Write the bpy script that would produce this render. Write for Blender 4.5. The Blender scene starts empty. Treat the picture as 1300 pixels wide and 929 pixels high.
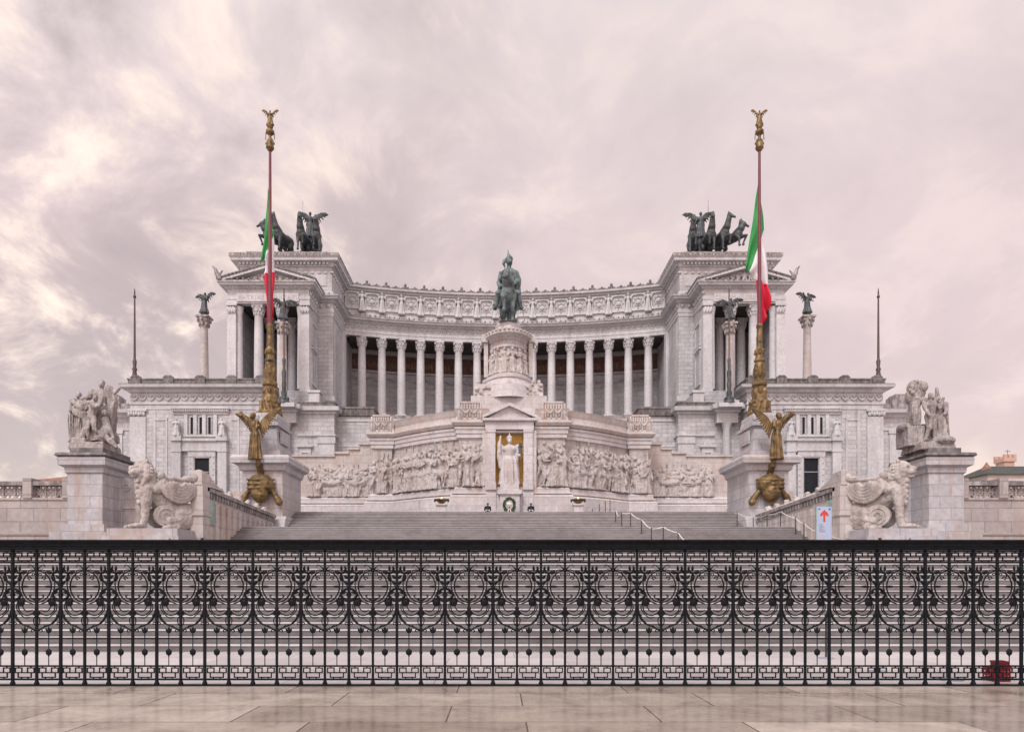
import bpy, bmesh, math, random
from mathutils import Vector, Matrix, noise
R = math.radians
rnd = random.Random(7)
sc = bpy.context.scene
COL = sc.collection

# ------------------------------------------------------------------ camera
cd = bpy.data.cameras.new('camera'); cam = bpy.data.objects.new('camera', cd); COL.objects.link(cam)
cam.location = (-1.5, 0, 1.75); cam.rotation_euler = (R(90), 0, 0)
cd.sensor_width = 36; cd.lens = 24.0; cd.shift_x = 0.0138; cd.shift_y = 0.2104
cd.clip_start = 0.1; cd.clip_end = 6000
sc.camera = cam
sc.render.engine = 'CYCLES'; sc.cycles.use_denoising = True
sc.cycles.max_bounces = 6; sc.cycles.diffuse_bounces = 3; sc.cycles.glossy_bounces = 3
sc.view_settings.view_transform = 'Standard'; sc.view_settings.look = 'None'
sc.view_settings.exposure = 0.22; sc.view_settings.gamma = 1.0; sc.view_settings.use_curve_mapping = False

# ------------------------------------------------------------------ sky + sun (overcast, thin cloud)
SUN_EL, SUN_AZ = 50, 207        # soft light from behind the camera, a little to the left
w = bpy.data.worlds.new('World'); sc.world = w; w.use_nodes = True
nt = w.node_tree; nt.nodes.clear()
def N(t, **k):
    n = nt.nodes.new(t)
    for a, b in k.items():
        if a in n.inputs: n.inputs[a].default_value = b
        else: setattr(n, a, b)
    return n
def L(a, b): nt.links.new(a, b)
def ramp(stops, interp='LINEAR'):
    r = nt.nodes.new('ShaderNodeValToRGB'); r.color_ramp.interpolation = interp
    e = r.color_ramp.elements
    while len(e) < len(stops): e.new(0.5)
    for i, (p, c) in enumerate(stops):
        e[i].position = p; e[i].color = (*c, 1) if not isinstance(c, (int, float)) else (c, c, c, 1)
    return r
def mth(op, a, b=None, clamp=False):
    n = nt.nodes.new('ShaderNodeMath'); n.operation = op; n.use_clamp = clamp
    for i, v in enumerate((a, b)):
        if v is None: continue
        if isinstance(v, (int, float)): n.inputs[i].default_value = v
        else: L(v, n.inputs[i])
    return n.outputs[0]
def mix(f, a, b, mode='MIX'):
    n = nt.nodes.new('ShaderNodeMix'); n.data_type = 'RGBA'; n.blend_type = mode
    for i, v in ((0, f), (6, a), (7, b)):
        if isinstance(v, (int, float)): n.inputs[i].default_value = v if i == 0 else (v, v, v, 1)
        elif isinstance(v, tuple): n.inputs[i].default_value = (*v, 1)
        else: L(v, n.inputs[i])
    return n.outputs[2]
tc = N('ShaderNodeTexCoord'); sp = N('ShaderNodeSeparateXYZ'); L(tc.outputs['Generated'], sp.inputs[0])
sky = N('ShaderNodeTexSky', sky_type='NISHITA', sun_disc=False, sun_elevation=R(SUN_EL), sun_rotation=R(SUN_AZ))
zz = mth('MAXIMUM', sp.outputs[2], 0.0)
den = mth('ADD', zz, 0.5)
cv = N('ShaderNodeCombineXYZ'); L(mth('DIVIDE', sp.outputs[0], den), cv.inputs[0]); L(mth('DIVIDE', sp.outputs[1], den), cv.inputs[1])
CLOUD = (7.7, 0.4, 0.0)
m1 = N('ShaderNodeMapping'); m1.inputs['Location'].default_value = CLOUD; L(cv.outputs[0], m1.inputs[0])
n1 = N('ShaderNodeTexNoise', Scale=1.5, Detail=5.0, Roughness=0.55, Distortion=0.5); L(m1.outputs[0], n1.inputs['Vector'])
mp = N('ShaderNodeMapping'); mp.inputs['Location'].default_value = (CLOUD[0]+3.7, CLOUD[1]+1.3, 0); mp.inputs['Rotation'].default_value = (0, 0, 0.6); L(cv.outputs[0], mp.inputs[0])
n2 = N('ShaderNodeTexNoise', Scale=5.6, Detail=8.0, Roughness=0.6, Distortion=0.4); L(mp.outputs[0], n2.inputs['Vector'])
base = ramp([(0.0, (0.63, 0.42, 0.34)), (0.10, (0.63, 0.435, 0.375)), (0.22, (0.625, 0.455, 0.425)), (0.40, (0.66, 0.51, 0.49)), (0.62, (0.70, 0.585, 0.56)), (1.0, (0.72, 0.67, 0.68))]); L(zz, base.inputs[0])
side = N('ShaderNodeMapRange'); side.inputs[1].default_value = 0.12; side.inputs[2].default_value = -0.5; side.inputs[3].default_value = 0.25; side.inputs[4].default_value = 1.0
L(sp.outputs[0], side.inputs[0])
dark = ramp([(0.40, 1.0), (0.62, 0.0)], 'EASE'); L(n1.outputs[0], dark.inputs[0])
br = ramp([(0.47, 0.0), (0.66, 1.0)], 'EASE'); L(n2.outputs[0], br.inputs[0])
dk2 = ramp([(0.30, 1.0), (0.52, 0.0)], 'EASE'); L(n2.outputs[0], dk2.inputs[0])
c1 = mix(mth('MULTIPLY', mth('MULTIPLY', dark.outputs[0], side.outputs[0]), 0.85), base.outputs[0], (0.42, 0.32, 0.30))
c2 = mix(mth('MULTIPLY', mth('MULTIPLY', dk2.outputs[0], side.outputs[0]), 0.8), c1, (0.40, 0.31, 0.295))
c3 = mix(mth('MULTIPLY', mth('MULTIPLY', br.outputs[0], side.outputs[0]), 0.85), c2, (1.06, 0.86, 0.70))
# the sky behind the camera (opposite the monument) is the brighter one
back = N('ShaderNodeMapRange'); back.inputs[1].default_value = -0.1; back.inputs[2].default_value = -0.8; back.inputs[3].default_value = 1.0; back.inputs[4].default_value = 1.75
L(sp.outputs[1], back.inputs[0])
c4 = mix(1.0, c3, back.outputs[0], 'MULTIPLY')
b1 = N('ShaderNodeBackground', Strength=0.94); L(c4, b1.inputs[0])
b2 = N('ShaderNodeBackground', Strength=0.05); L(mix(1.0, sky.outputs[0], (1.0, 0.80, 0.66), 'MULTIPLY'), b2.inputs[0])
ad = N('ShaderNodeAddShader'); L(b1.outputs[0], ad.inputs[0]); L(b2.outputs[0], ad.inputs[1])
wo = N('ShaderNodeOutputWorld'); L(ad.outputs[0], wo.inputs[0])
sd = bpy.data.lights.new('sun', 'SUN'); sd.energy = 1.85; sd.angle = R(18); sd.color = (1.0, 0.975, 0.955)
so = bpy.data.objects.new('sun', sd); COL.objects.link(so)
az = R(SUN_AZ)
so.rotation_euler = Vector((math.sin(az)*math.cos(R(SUN_EL)), math.cos(az)*math.cos(R(SUN_EL)), math.sin(R(SUN_EL)))).to_track_quat('Z', 'Y').to_euler()

# ------------------------------------------------------------------ materials
def newmat(name):
    global nt
    m = bpy.data.materials.new(name); m.use_nodes = True; nt = m.node_tree; nt.nodes.clear()
    o = nt.nodes.new('ShaderNodeOutputMaterial'); p = nt.nodes.new('ShaderNodeBsdfPrincipled'); L(p.outputs[0], o.inputs[0])
    return m, p
def plain(name, col, rough=0.6, metal=0.0, var=0.25, scale=3.0, bump=0.0, spec=None):
    m, p = newmat(name)
    t = N('ShaderNodeTexCoord'); n = N('ShaderNodeTexNoise', Scale=scale, Detail=5.0, Roughness=0.6); L(t.outputs['Object'], n.inputs['Vector'])
    r = ramp([(0.3, tuple(c*(1-var) for c in col)), (0.7, tuple(min(1, c*(1+var)) for c in col))]); L(n.outputs[0], r.inputs[0]); L(r.outputs[0], p.inputs['Base Color'])
    p.inputs['Roughness'].default_value = rough; p.inputs['Metallic'].default_value = metal
    if spec is not None: p.inputs['Specular IOR Level'].default_value = spec
    if bump:
        b = N('ShaderNodeBump', Strength=bump, Distance=0.05); L(n.outputs[0], b.inputs['Height']); L(b.outputs[0], p.inputs['Normal'])
    return m
def marble(name, col, bd=0.04, stain=(0.36, 0.28, 0.25), st=0.35, blocks=0.0, bw=1.7, bh=0.75, grime=0.0, rough=0.55, bump=0.25, fs=1.0):
    m, p = newmat(name)
    t = N('ShaderNodeTexCoord'); P = t.outputs['Object']
    big = N('ShaderNodeTexNoise', Scale=0.22*fs, Detail=4.0, Roughness=0.6); L(P, big.inputs['Vector'])
    fine = N('ShaderNodeTexNoise', Scale=2.4*fs, Detail=8.0, Roughness=0.65); L(P, fine.inputs['Vector'])
    r = ramp([(0.30, tuple(c*0.86 for c in col)), (0.72, tuple(min(1, c*1.10) for c in col))]); L(big.outputs[0], r.inputs[0])
    fr = ramp([(0.32, 0.80), (0.68, 1.08)]); L(fine.outputs[0], fr.inputs[0])
    c = mix(1.0, r.outputs[0], fr.outputs[0], 'MULTIPLY')
    h = fine.outputs[0]
    if blocks:
        s = N('ShaderNodeSeparateXYZ'); L(P, s.inputs[0]); cb = N('ShaderNodeCombineXYZ')
        L(mth('ADD', s.outputs[0], s.outputs[1]), cb.inputs[0]); L(s.outputs[2], cb.inputs[1])
        bk = N('ShaderNodeTexBrick', Scale=1.0); bk.inputs['Brick Width'].default_value = bw; bk.inputs['Row Height'].default_value = bh
        bk.inputs['Mortar Size'].default_value = 0.045; bk.inputs['Mortar Smooth'].default_value = 0.3; bk.inputs['Bias'].default_value = 0.0
        bk.inputs['Color1'].default_value = (0.80, 0.795, 0.82, 1); bk.inputs['Color2'].default_value = (1.10, 1.07, 1.05, 1); bk.inputs['Mortar'].default_value = (0.50, 0.46, 0.46, 1)
        L(cb.outputs[0], bk.inputs['Vector'])
        c = mix(blocks, c, mix(1.0, c, bk.outputs['Color'], 'MULTIPLY'))
    # run-off streaks and rusty stains with a shape of their own
    mp = N('ShaderNodeMapping'); mp.inputs['Scale'].default_value = (0.9*fs, 0.9*fs, 0.10*fs); L(P, mp.inputs[0])
    sk = N('ShaderNodeTexNoise', Scale=1.0, Detail=6.0, Roughness=0.62); L(mp.outputs[0], sk.inputs['Vector'])
    sr = ramp([(0.48, 0.0), (0.66, 1.0)]); L(sk.outputs[0], sr.inputs[0])
    c = mix(mth('MULTIPLY', sr.outputs[0], st), c, stain)
    if grime:
        mg = N('ShaderNodeMapping'); mg.inputs['Scale'].default_value = (1.1, 1.1, 0.55); L(P, mg.inputs[0])
        g = N('ShaderNodeTexNoise', Scale=1.3, Detail=8.0, Roughness=0.72); L(mg.outputs[0], g.inputs['Vector'])
        gr = ramp([(0.38, 0.0), (0.58, 1.0)]); L(g.outputs[0], gr.inputs[0])
        c = mix(mth('MULTIPLY', gr.outputs[0], grime), c, (0.075, 0.07, 0.072))
    L(c, p.inputs['Base Color']); p.inputs['Roughness'].default_value = rough
    b = N('ShaderNodeBump', Strength=bump, Distance=bd); L(h, b.inputs['Height']); L(b.outputs[0], p.inputs['Normal'])
    return m
M = {}
M['wall'] = marble('marble_block_wall', (0.52, 0.53, 0.565), stain=(0.24, 0.215, 0.21), st=0.42, blocks=0.8)
M['wall_big'] = marble('marble_large_block_wall', (0.43, 0.395, 0.395), st=0.6, blocks=0.75, bw=2.3, bh=1.15)
M['trim'] = marble('marble_trim', (0.54, 0.545, 0.58), stain=(0.24, 0.215, 0.21), st=0.36)
M['shaft'] = marble('marble_column_shaft', (0.59, 0.59, 0.63), st=0.24)
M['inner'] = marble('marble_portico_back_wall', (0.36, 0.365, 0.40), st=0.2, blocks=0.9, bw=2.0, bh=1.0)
M['grime'] = marble('weathered_marble_capping', (0.23, 0.22, 0.225), st=0.3, grime=0.92)
M['grime2'] = marble('lightly_weathered_marble', (0.42, 0.395, 0.405), st=0.35, grime=0.75)
M['altar'] = marble('warm_altar_marble', (0.54, 0.505, 0.50), stain=(0.40, 0.28, 0.22), st=0.5, blocks=0.45, bw=2.2, bh=0.9)
M['altar_lt'] = marble('pale_altar_marble', (0.59, 0.575, 0.605), stain=(0.46, 0.35, 0.29), st=0.4, blocks=0.4, bw=2.2, bh=0.9)
M['relief'] = marble('carved_altar_marble', (0.52, 0.485, 0.485), stain=(0.30, 0.23, 0.195), st=0.7, fs=1.6, bump=0.9, bd=0.16)
M['statue'] = marble('statue_marble', (0.54, 0.495, 0.49), stain=(0.25, 0.205, 0.19), st=0.8, fs=1.8, grime=0.55, bump=0.9, bd=0.14)
M['sphinx'] = marble('sphinx_marble', (0.60, 0.55, 0.535), stain=(0.30, 0.235, 0.205), st=0.75, fs=2.2, grime=0.35, bump=0.8, bd=0.08)
M['ped'] = marble('pedestal_marble', (0.49, 0.49, 0.53), stain=(0.36, 0.26, 0.20), st=0.55, blocks=0.6, bw=1.9, bh=1.0)
M['step'] = marble('worn_shaded_step_stone', (0.17, 0.165, 0.175), stain=(0.09, 0.085, 0.088), st=0.6, blocks=0.35, bw=1.9, bh=0.165, rough=0.6)  # dark tone paints riser shade over worn patches; landings and terrace share it
M['nosing'] = marble('lit_tread_stone', (0.60, 0.57, 0.585), st=0.35, rough=0.5)  # same stone as the risers, paler: skylight on the treads painted in
M['court'] = marble('pale_forecourt_stone', (0.60, 0.545, 0.54), st=0.35, blocks=0.0)
M['bronze'] = plain('green_patina_bronze', (0.12, 0.16, 0.17), 0.5, 0.15, 0.75, 1.1, 0.35)
M['bronze_dk'] = plain('dark_patina_bronze', (0.066, 0.078, 0.088), 0.55, 0.2, 0.5, 1.1, 0.2)
M['gilt'] = plain('dull_gilded_bronze', (0.16, 0.105, 0.045), 0.5, 0.4, 0.7, 1.8, 0.4)
M['mosaic'] = plain('gold_mosaic', (0.66, 0.40, 0.09), 0.5, 0.2, 0.3, 5.0)
M['iron'] = plain('dark_painted_iron', (0.006, 0.008, 0.012), 0.55, 0.0, 0.6, 9.0, spec=0.16)
M['pole'] = plain('dark_red_painted_pole', (0.15, 0.032, 0.05), 0.45, 0.0, 0.2, 2.0)
M['pole_grey'] = plain('rusty_grey_pole', (0.09, 0.06, 0.065), 0.5, 0.2, 0.3, 2.0)
M['frieze_paint'] = plain('painted_red_frieze', (0.085, 0.036, 0.03), 0.7, 0, 0.6, 1.2)
M['frieze_ochre'] = plain('painted_ochre_figures', (0.14, 0.085, 0.06), 0.7, 0, 0.5, 1.2)
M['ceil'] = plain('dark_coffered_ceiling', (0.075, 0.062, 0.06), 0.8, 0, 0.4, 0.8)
M['glass'] = plain('dark_window_glass', (0.012, 0.017, 0.024), 0.35, 0, 0.3, 0.8, spec=0.15)
M['green'] = plain('green_flag_cloth', (0.03, 0.26, 0.065), 0.75, 0, 0.12, 1.0)
M['white'] = plain('white_flag_cloth', (0.72, 0.70, 0.76), 0.75, 0, 0.06, 1.0)
M['red'] = plain('red_flag_cloth', (0.60, 0.012, 0.045), 0.75, 0, 0.12, 1.0)
M['plastic'] = plain('red_plastic', (0.22, 0.008, 0.02), 0.4, 0, 0.2, 6.0)
M['steel'] = plain('dark_steel', (0.045, 0.05, 0.055), 0.4, 0.4, 0.3, 5.0)
M['rope'] = plain('white_rope', (0.72, 0.68, 0.66), 0.8, 0, 0.1, 8.0)
M['verdi'] = plain('pale_green_stained_panel', (0.30, 0.42, 0.38), 0.5, 0, 0.3, 1.5)
M['leaf'] = plain('dark_foliage', (0.05, 0.075, 0.035), 0.8, 0, 0.5, 2.0)
M['tile'] = plain('terracotta_roof', (0.26, 0.13, 0.10), 0.8, 0, 0.3, 1.0)
M['plaster'] = plain('pink_plaster', (0.52, 0.36, 0.31), 0.85, 0, 0.15, 0.3)
M['plaster2'] = plain('pale_plaster', (0.50, 0.44, 0.42), 0.85, 0, 0.15, 0.3)
M['roofdk'] = plain('dark_roofing', (0.06, 0.065, 0.06), 0.8, 0, 0.3, 0.5)
M['skin'] = plain('skin', (0.45, 0.28, 0.21), 0.6, 0, 0.1, 5.0)
M['navy'] = plain('dark_uniform_cloth', (0.015, 0.017, 0.03), 0.8, 0, 0.2, 5.0)
M['sign'] = plain('pale_blue_sign_face', (0.40, 0.48, 0.66), 0.45, 0, 0.05, 1.5)
M['signred'] = plain('red_arrow_paint', (0.62, 0.06, 0.035), 0.5, 0, 0.05, 2.0)
M['signgrey'] = plain('grey_print', (0.30, 0.33, 0.42), 0.6, 0, 0.05, 2.0)
M['signpink'] = plain('pink_print', (0.66, 0.42, 0.48), 0.6, 0, 0.05, 2.0)
M['signblue'] = plain('blue_print', (0.05, 0.08, 0.25), 0.6, 0, 0.05, 2.0)
m, p = newmat('small_flame'); p.inputs['Base Color'].default_value = (1, 0.6, 0.2, 1); p.inputs['Emission Color'].default_value = (1, 0.55, 0.2, 1); p.inputs['Emission Strength'].default_value = 3.0; M['flame'] = m

# polished foreground slabs: long flagstones, joints, blotches, blurry reflections
m, p = newmat('polished_flagstones')
t = N('ShaderNodeTexCoord'); P = t.outputs['Object']
mp = N('ShaderNodeMapping'); mp.inputs['Location'].default_value = (1.15, 0.27, 0); L(P, mp.inputs[0])
bk = N('ShaderNodeTexBrick', Scale=1.0, offset=0.37); bk.inputs['Brick Width'].default_value = 2.7; bk.inputs['Row Height'].default_value = 1.1
bk.inputs['Mortar Size'].default_value = 0.011; bk.inputs['Mortar Smooth'].default_value = 0.1; bk.inputs['Bias'].default_value = 0.15
bk.inputs['Color1'].default_value = (0.26, 0.22, 0.185, 1); bk.inputs['Color2'].default_value = (0.55, 0.495, 0.44, 1); bk.inputs['Mortar'].default_value = (0.09, 0.07, 0.065, 1)
L(mp.outputs[0], bk.inputs['Vector'])
n = N('ShaderNodeTexNoise', Scale=1.1, Detail=7.0, Roughness=0.65, Distortion=0.6); L(P, n.inputs['Vector'])
r = ramp([(0.28, (0.62, 0.55, 0.50)), (0.5, (0.95, 0.92, 0.90)), (0.72, (1.18, 1.14, 1.10))]); L(n.outputs[0], r.inputs[0])
n3 = N('ShaderNodeTexNoise', Scale=14.0, Detail=6.0, Roughness=0.7); L(P, n3.inputs['Vector'])
r3 = ramp([(0.3, 0.86), (0.7, 1.07)]); L(n3.outputs[0], r3.inputs[0])
c = mix(1.0, mix(1.0, bk.outputs['Color'], r.outputs[0], 'MULTIPLY'), r3.outputs[0], 'MULTIPLY')
L(c, p.inputs['Base Color'])
rr = ramp([(0.3, 0.08), (0.7, 0.27)]); L(n.outputs[0], rr.inputs[0]); L(rr.outputs[0], p.inputs['Roughness'])
b = N('ShaderNodeBump', Strength=0.12, Distance=0.01); L(n3.outputs[0], b.inputs['Height']); L(b.outputs[0], p.inputs['Normal'])
M['floor'] = m
m, p = newmat('forecourt_flagstones')
t = N('ShaderNodeTexCoord'); P = t.outputs['Object']
bk = N('ShaderNodeTexBrick', Scale=1.0, offset=0.43); bk.inputs['Brick Width'].default_value = 2.6; bk.inputs['Row Height'].default_value = 1.3
bk.inputs['Mortar Size'].default_value = 0.008; bk.inputs['Color1'].default_value = (0.52, 0.485, 0.49, 1); bk.inputs['Color2'].default_value = (0.66, 0.62, 0.625, 1); bk.inputs['Mortar'].default_value = (0.28, 0.24, 0.24, 1)
L(P, bk.inputs['Vector'])
n = N('ShaderNodeTexNoise', Scale=1.6, Detail=7.0, Roughness=0.7); L(P, n.inputs['Vector'])
r = ramp([(0.3, 0.84), (0.7, 1.08)]); L(n.outputs[0], r.inputs[0]); L(mix(1.0, bk.outputs['Color'], r.outputs[0], 'MULTIPLY'), p.inputs['Base Color'])
p.inputs['Roughness'].default_value = 0.35
M['court'] = m

# ------------------------------------------------------------------ mesh builder
class MB:
    def __init__(s): s.bm = bmesh.new(); s.X = Matrix.Identity(4)
    def face(s, vs):
        try: return s.bm.faces.new(vs)
        except ValueError: return None
    def V(s, co): return s.bm.verts.new(s.X @ Vector(co))
    def box(s, x0, x1, y0, y1, z0, z1, tx=0.0, ty=0.0):
        # tx, ty taper the top inwards
        v = [s.V(c) for c in ((x0,y0,z0),(x1,y0,z0),(x1,y1,z0),(x0,y1,z0),(x0+tx,y0+ty,z1),(x1-tx,y0+ty,z1),(x1-tx,y1-ty,z1),(x0+tx,y1-ty,z1))]
        for f in ((3,2,1,0),(4,5,6,7),(0,1,5,4),(1,2,6,5),(2,3,7,6),(3,0,4,7)): s.face([v[i] for i in f])
    def prism(s, poly, axis, a, b):
        # poly in the two other axes, extruded along axis from a to b
        def co(p, t): return {'x': (t, p[0], p[1]), 'y': (p[0], t, p[1]), 'z': (p[0], p[1], t)}[axis]
        A = [s.V(co(p, a)) for p in poly]; B = [s.V(co(p, b)) for p in poly]; n = len(poly)
        s.face(A); s.face(B[::-1])
        for i in range(n): s.face([A[i], B[i], B[(i+1) % n], A[(i+1) % n]])
    def rings(s, rs, cap=True):
        V = [[s.V(c) for c in r] for r in rs]; n = len(V[0])
        for a, b in zip(V, V[1:]):
            for i in range(n): s.face([a[i], a[(i+1) % n], b[(i+1) % n], b[i]])
        if cap: s.face(V[0][::-1]); s.face(V[-1])
    def lathe(s, cx, cy, prof, seg=24, sy=1.0, flute=0, fd=0.0):
        rs = []
        for r, z in prof:
            ring = []
            for i in range(seg):
                a = 2*math.pi*i/seg; q = r*(1 - (fd*abs(math.sin(flute*a/2)) if flute else 0))
                ring.append((cx+q*math.cos(a), cy+q*math.sin(a)*sy, z))
            rs.append(ring)
        s.rings(rs)
    def cap(s, p0, r0, p1, r1, seg=10):
        p0, p1 = Vector(p0), Vector(p1); d = p1-p0
        if d.length < 1e-5: return s.ell(p0, (r0,)*3)
        u = d.normalized(); a = u.orthogonal().normalized(); b = u.cross(a); rs = []
        def ring(c, r): return [c+a*(r*math.cos(2*math.pi*i/seg))+b*(r*math.sin(2*math.pi*i/seg)) for i in range(seg)]
        for k in (-80, -50, -20): rs.append(ring(p0+u*r0*math.sin(R(k)), r0*math.cos(R(k))))
        for k in (20, 50, 80): rs.append(ring(p1+u*r1*math.sin(R(k)), r1*math.cos(R(k))))
        s.rings(rs)
    def chain(s, pts, seg=10):
        for a, b in zip(pts, pts[1:]): s.cap(a[0], a[1], b[0], b[1], seg)
    def ell(s, c, r, rot=(0, 0, 0), seg=14):
        c = Vector(c); m = Matrix.Identity(3)
        if any(rot): 
            from mathutils import Euler
            m = Euler(rot).to_matrix()
        rs = []; k = max(5, seg//2)
        for j in range(k+1):
            t = R(-84+168*j/k)
            rs.append([c+m @ Vector((r[0]*math.cos(t)*math.cos(2*math.pi*i/seg), r[1]*math.cos(t)*math.sin(2*math.pi*i/seg), r[2]*math.sin(t))) for i in range(seg)])
        s.rings(rs)
    def tube(s, pts, r, seg=8):
        pts = [Vector(p) for p in pts]; rs = []
        rr = r if isinstance(r, (list, tuple)) else [r]*len(pts)
        for i, p in enumerate(pts):
            d = (pts[min(i+1, len(pts)-1)]-pts[max(i-1, 0)])
            d = d.normalized() if d.length > 1e-9 else Vector((0, 0, 1))
            if i == 0: a = d.orthogonal().normalized()
            else: a = (a-d*a.dot(d)); a = a.normalized() if a.length > 1e-6 else d.orthogonal().normalized()
            b = d.cross(a); rs.append([p+a*(rr[i]*math.cos(2*math.pi*k/seg))+b*(rr[i]*math.sin(2*math.pi*k/seg)) for k in range(seg)])
        s.rings(rs)
    def molding(s, path, prof, closed=False):
        # prof: closed polygon of (outward, z) swept along plan path; outward is to the right of travel
        P = [Vector(p) for p in path]; n = len(P); offs = []
        for i in range(n):
            d0 = (P[i]-P[i-1]) if (i > 0 or closed) else None; d1 = (P[(i+1) % n]-P[i]) if (i < n-1 or closed) else None
            if d0 is None: d0 = d1
            if d1 is None: d1 = d0
            n0 = Vector((d0.y, -d0.x)).normalized(); n1 = Vector((d1.y, -d1.x)).normalized()
            m = (n0+n1); m = m/(m.dot(n0)) if m.length > 1e-6 else n0; offs.append(m)
        rs = [[(P[i].x+offs[i].x*o, P[i].y+offs[i].y*o, z) for o, z in prof] for i in range(n)]
        if closed: rs.append(rs[0])
        s.rings(rs, cap=not closed)
    def build(s, name, mat, parent=None, smooth=False, side=1, bevel=0.0, angle=40):
        bm = s.bm
        if side < 0:
            for v in bm.verts: v.co.x = -v.co.x
        bmesh.ops.recalc_face_normals(bm, faces=bm.faces[:])
        me = bpy.data.meshes.new(name); bm.to_mesh(me); bm.free()
        return link(name, me, mat, parent, smooth, angle)
def link(name, me, mat, parent=None, smooth=False, angle=40):
    o = bpy.data.objects.new(name, me); COL.objects.link(o)
    for mm in (mat if isinstance(mat, (list, tuple)) else [mat]): me.materials.append(mm)
    if smooth:
        me.polygons.foreach_set('use_smooth', [True]*len(me.polygons))
        if smooth != 'all': me.set_sharp_from_angle(angle=R(angle))
    if parent is not None:
        o.parent = parent
        r = parent; off = Vector()
        while r is not None: off += r.location; r = r.parent
        o.location = -off if not parent.get('_local') else (0, 0, 0)
    return o
def tag(o, label=None, cat=None, group=None, kind=None):
    if label: o['label'] = label
    if cat: o['category'] = cat
    if group: o['group'] = group
    if kind: o['kind'] = kind
    return o
def thing(name, loc, label, cat, group=None):
    o = bpy.data.objects.new(name, None); COL.objects.link(o); o.location = loc; o.empty_display_size = 0.5
    return tag(o, label, cat, group)
def dup(o, parent=None, keep=True):
    c = o.copy(); COL.objects.link(c)
    if parent is not None: c.parent = parent
    for ch in list(o.children): dup(ch, c)
    return c
def fuse(mb, name, mat, parent, voxel, side=1, disp=0.0, dscale=1.0, smooth=1, stretch=(1, 1, 1), dec=1.0):
    # melt the overlapping masses of a sculpture into one continuous surface
    bm = mb.bm
    if side < 0:
        for v in bm.verts: v.co.x = -v.co.x
    bmesh.ops.recalc_face_normals(bm, faces=bm.faces[:])
    me = bpy.data.meshes.new('tmp'); bm.to_mesh(me); bm.free()
    t = bpy.data.objects.new('tmp', me); COL.objects.link(t)
    r = t.modifiers.new('r', 'REMESH'); r.mode = 'VOXEL'; r.voxel_size = voxel; r.use_smooth_shade = True
    if smooth:
        q = t.modifiers.new('s', 'SMOOTH'); q.factor = 0.5; q.iterations = smooth
    if dec < 1:
        d = t.modifiers.new('d', 'DECIMATE'); d.ratio = dec
    dg = bpy.context.evaluated_depsgraph_get(); out = bpy.data.meshes.new_from_object(t.evaluated_get(dg))
    bpy.data.objects.remove(t)
    if disp:
        nv = len(out.vertices); nb = [0.0]*(3*nv); out.vertices.foreach_get('co', nb); cos = nb[:]; nr = [0.0]*(3*nv); out.vertex_normals.foreach_get('vector', nr)
        for j in range(nv):
            c = Vector(cos[3*j:3*j+3]); n = noise.noise(Vector((c.x*dscale*stretch[0], c.y*dscale*stretch[1], c.z*dscale*stretch[2])))
            n += 0.5*noise.noise(Vector((c.x*dscale*2.3, c.y*dscale*2.3, c.z*dscale*2.3*stretch[2]))+Vector((9, 3, 1)))
            for q in range(3): nb[3*j+q] = c[q]+nr[3*j+q]*n*disp
        out.vertices.foreach_set('co', nb); out.update()
    out.name = name
    return link(name, out, mat, parent, 'all')

# ------------------------------------------------------------------ ground, forecourt and steps
g = MB(); g.box(-900, 900, -60, 1800, -0.5, -0.03); tag(g.build('ground', M['plaster2']), kind='structure')
g = MB(); g.box(-40, 40, -12, 11.62, -0.4, 0.0); tag(g.build('pavement', M['floor']), kind='structure')
g = MB(); g.box(-40, 40, 11.62, 17.4, -0.4, 0.004); tag(g.build('forecourt_pavement', M['court']), kind='structure')
def flight(y0, z0, n, run, rise, half, name):
    a = MB(); b = MB()
    poly = [(y0, z0-0.6)]
    for k in range(n):
        poly += [(y0+run*k, z0+rise*k if k else z0), (y0+run*k, z0+rise*(k+1)-0.022)]
    poly += [(y0+run*n, z0+rise*n-0.022), (y0+run*n, z0-0.6)]
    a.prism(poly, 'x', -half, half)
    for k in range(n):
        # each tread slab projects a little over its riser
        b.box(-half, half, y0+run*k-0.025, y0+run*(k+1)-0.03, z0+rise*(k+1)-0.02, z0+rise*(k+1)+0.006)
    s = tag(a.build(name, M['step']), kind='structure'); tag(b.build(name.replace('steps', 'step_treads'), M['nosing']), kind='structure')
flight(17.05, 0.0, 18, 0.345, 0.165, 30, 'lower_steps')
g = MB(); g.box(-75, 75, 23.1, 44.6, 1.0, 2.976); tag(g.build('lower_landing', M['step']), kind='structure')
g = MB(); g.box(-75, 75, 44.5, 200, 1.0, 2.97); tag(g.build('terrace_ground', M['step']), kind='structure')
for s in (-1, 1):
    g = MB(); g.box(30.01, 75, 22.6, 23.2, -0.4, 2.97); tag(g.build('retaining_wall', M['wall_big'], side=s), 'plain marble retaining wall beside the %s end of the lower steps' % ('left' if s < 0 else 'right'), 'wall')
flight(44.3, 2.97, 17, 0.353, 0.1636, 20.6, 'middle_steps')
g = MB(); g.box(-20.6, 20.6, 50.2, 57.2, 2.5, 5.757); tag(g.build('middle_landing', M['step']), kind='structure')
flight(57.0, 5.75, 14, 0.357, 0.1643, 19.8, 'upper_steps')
g = MB(); g.box(-30, 30, 61.9, 84, 2.5, 8.052); tag(g.build('altar_terrace', M['step']), kind='structure')

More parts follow.
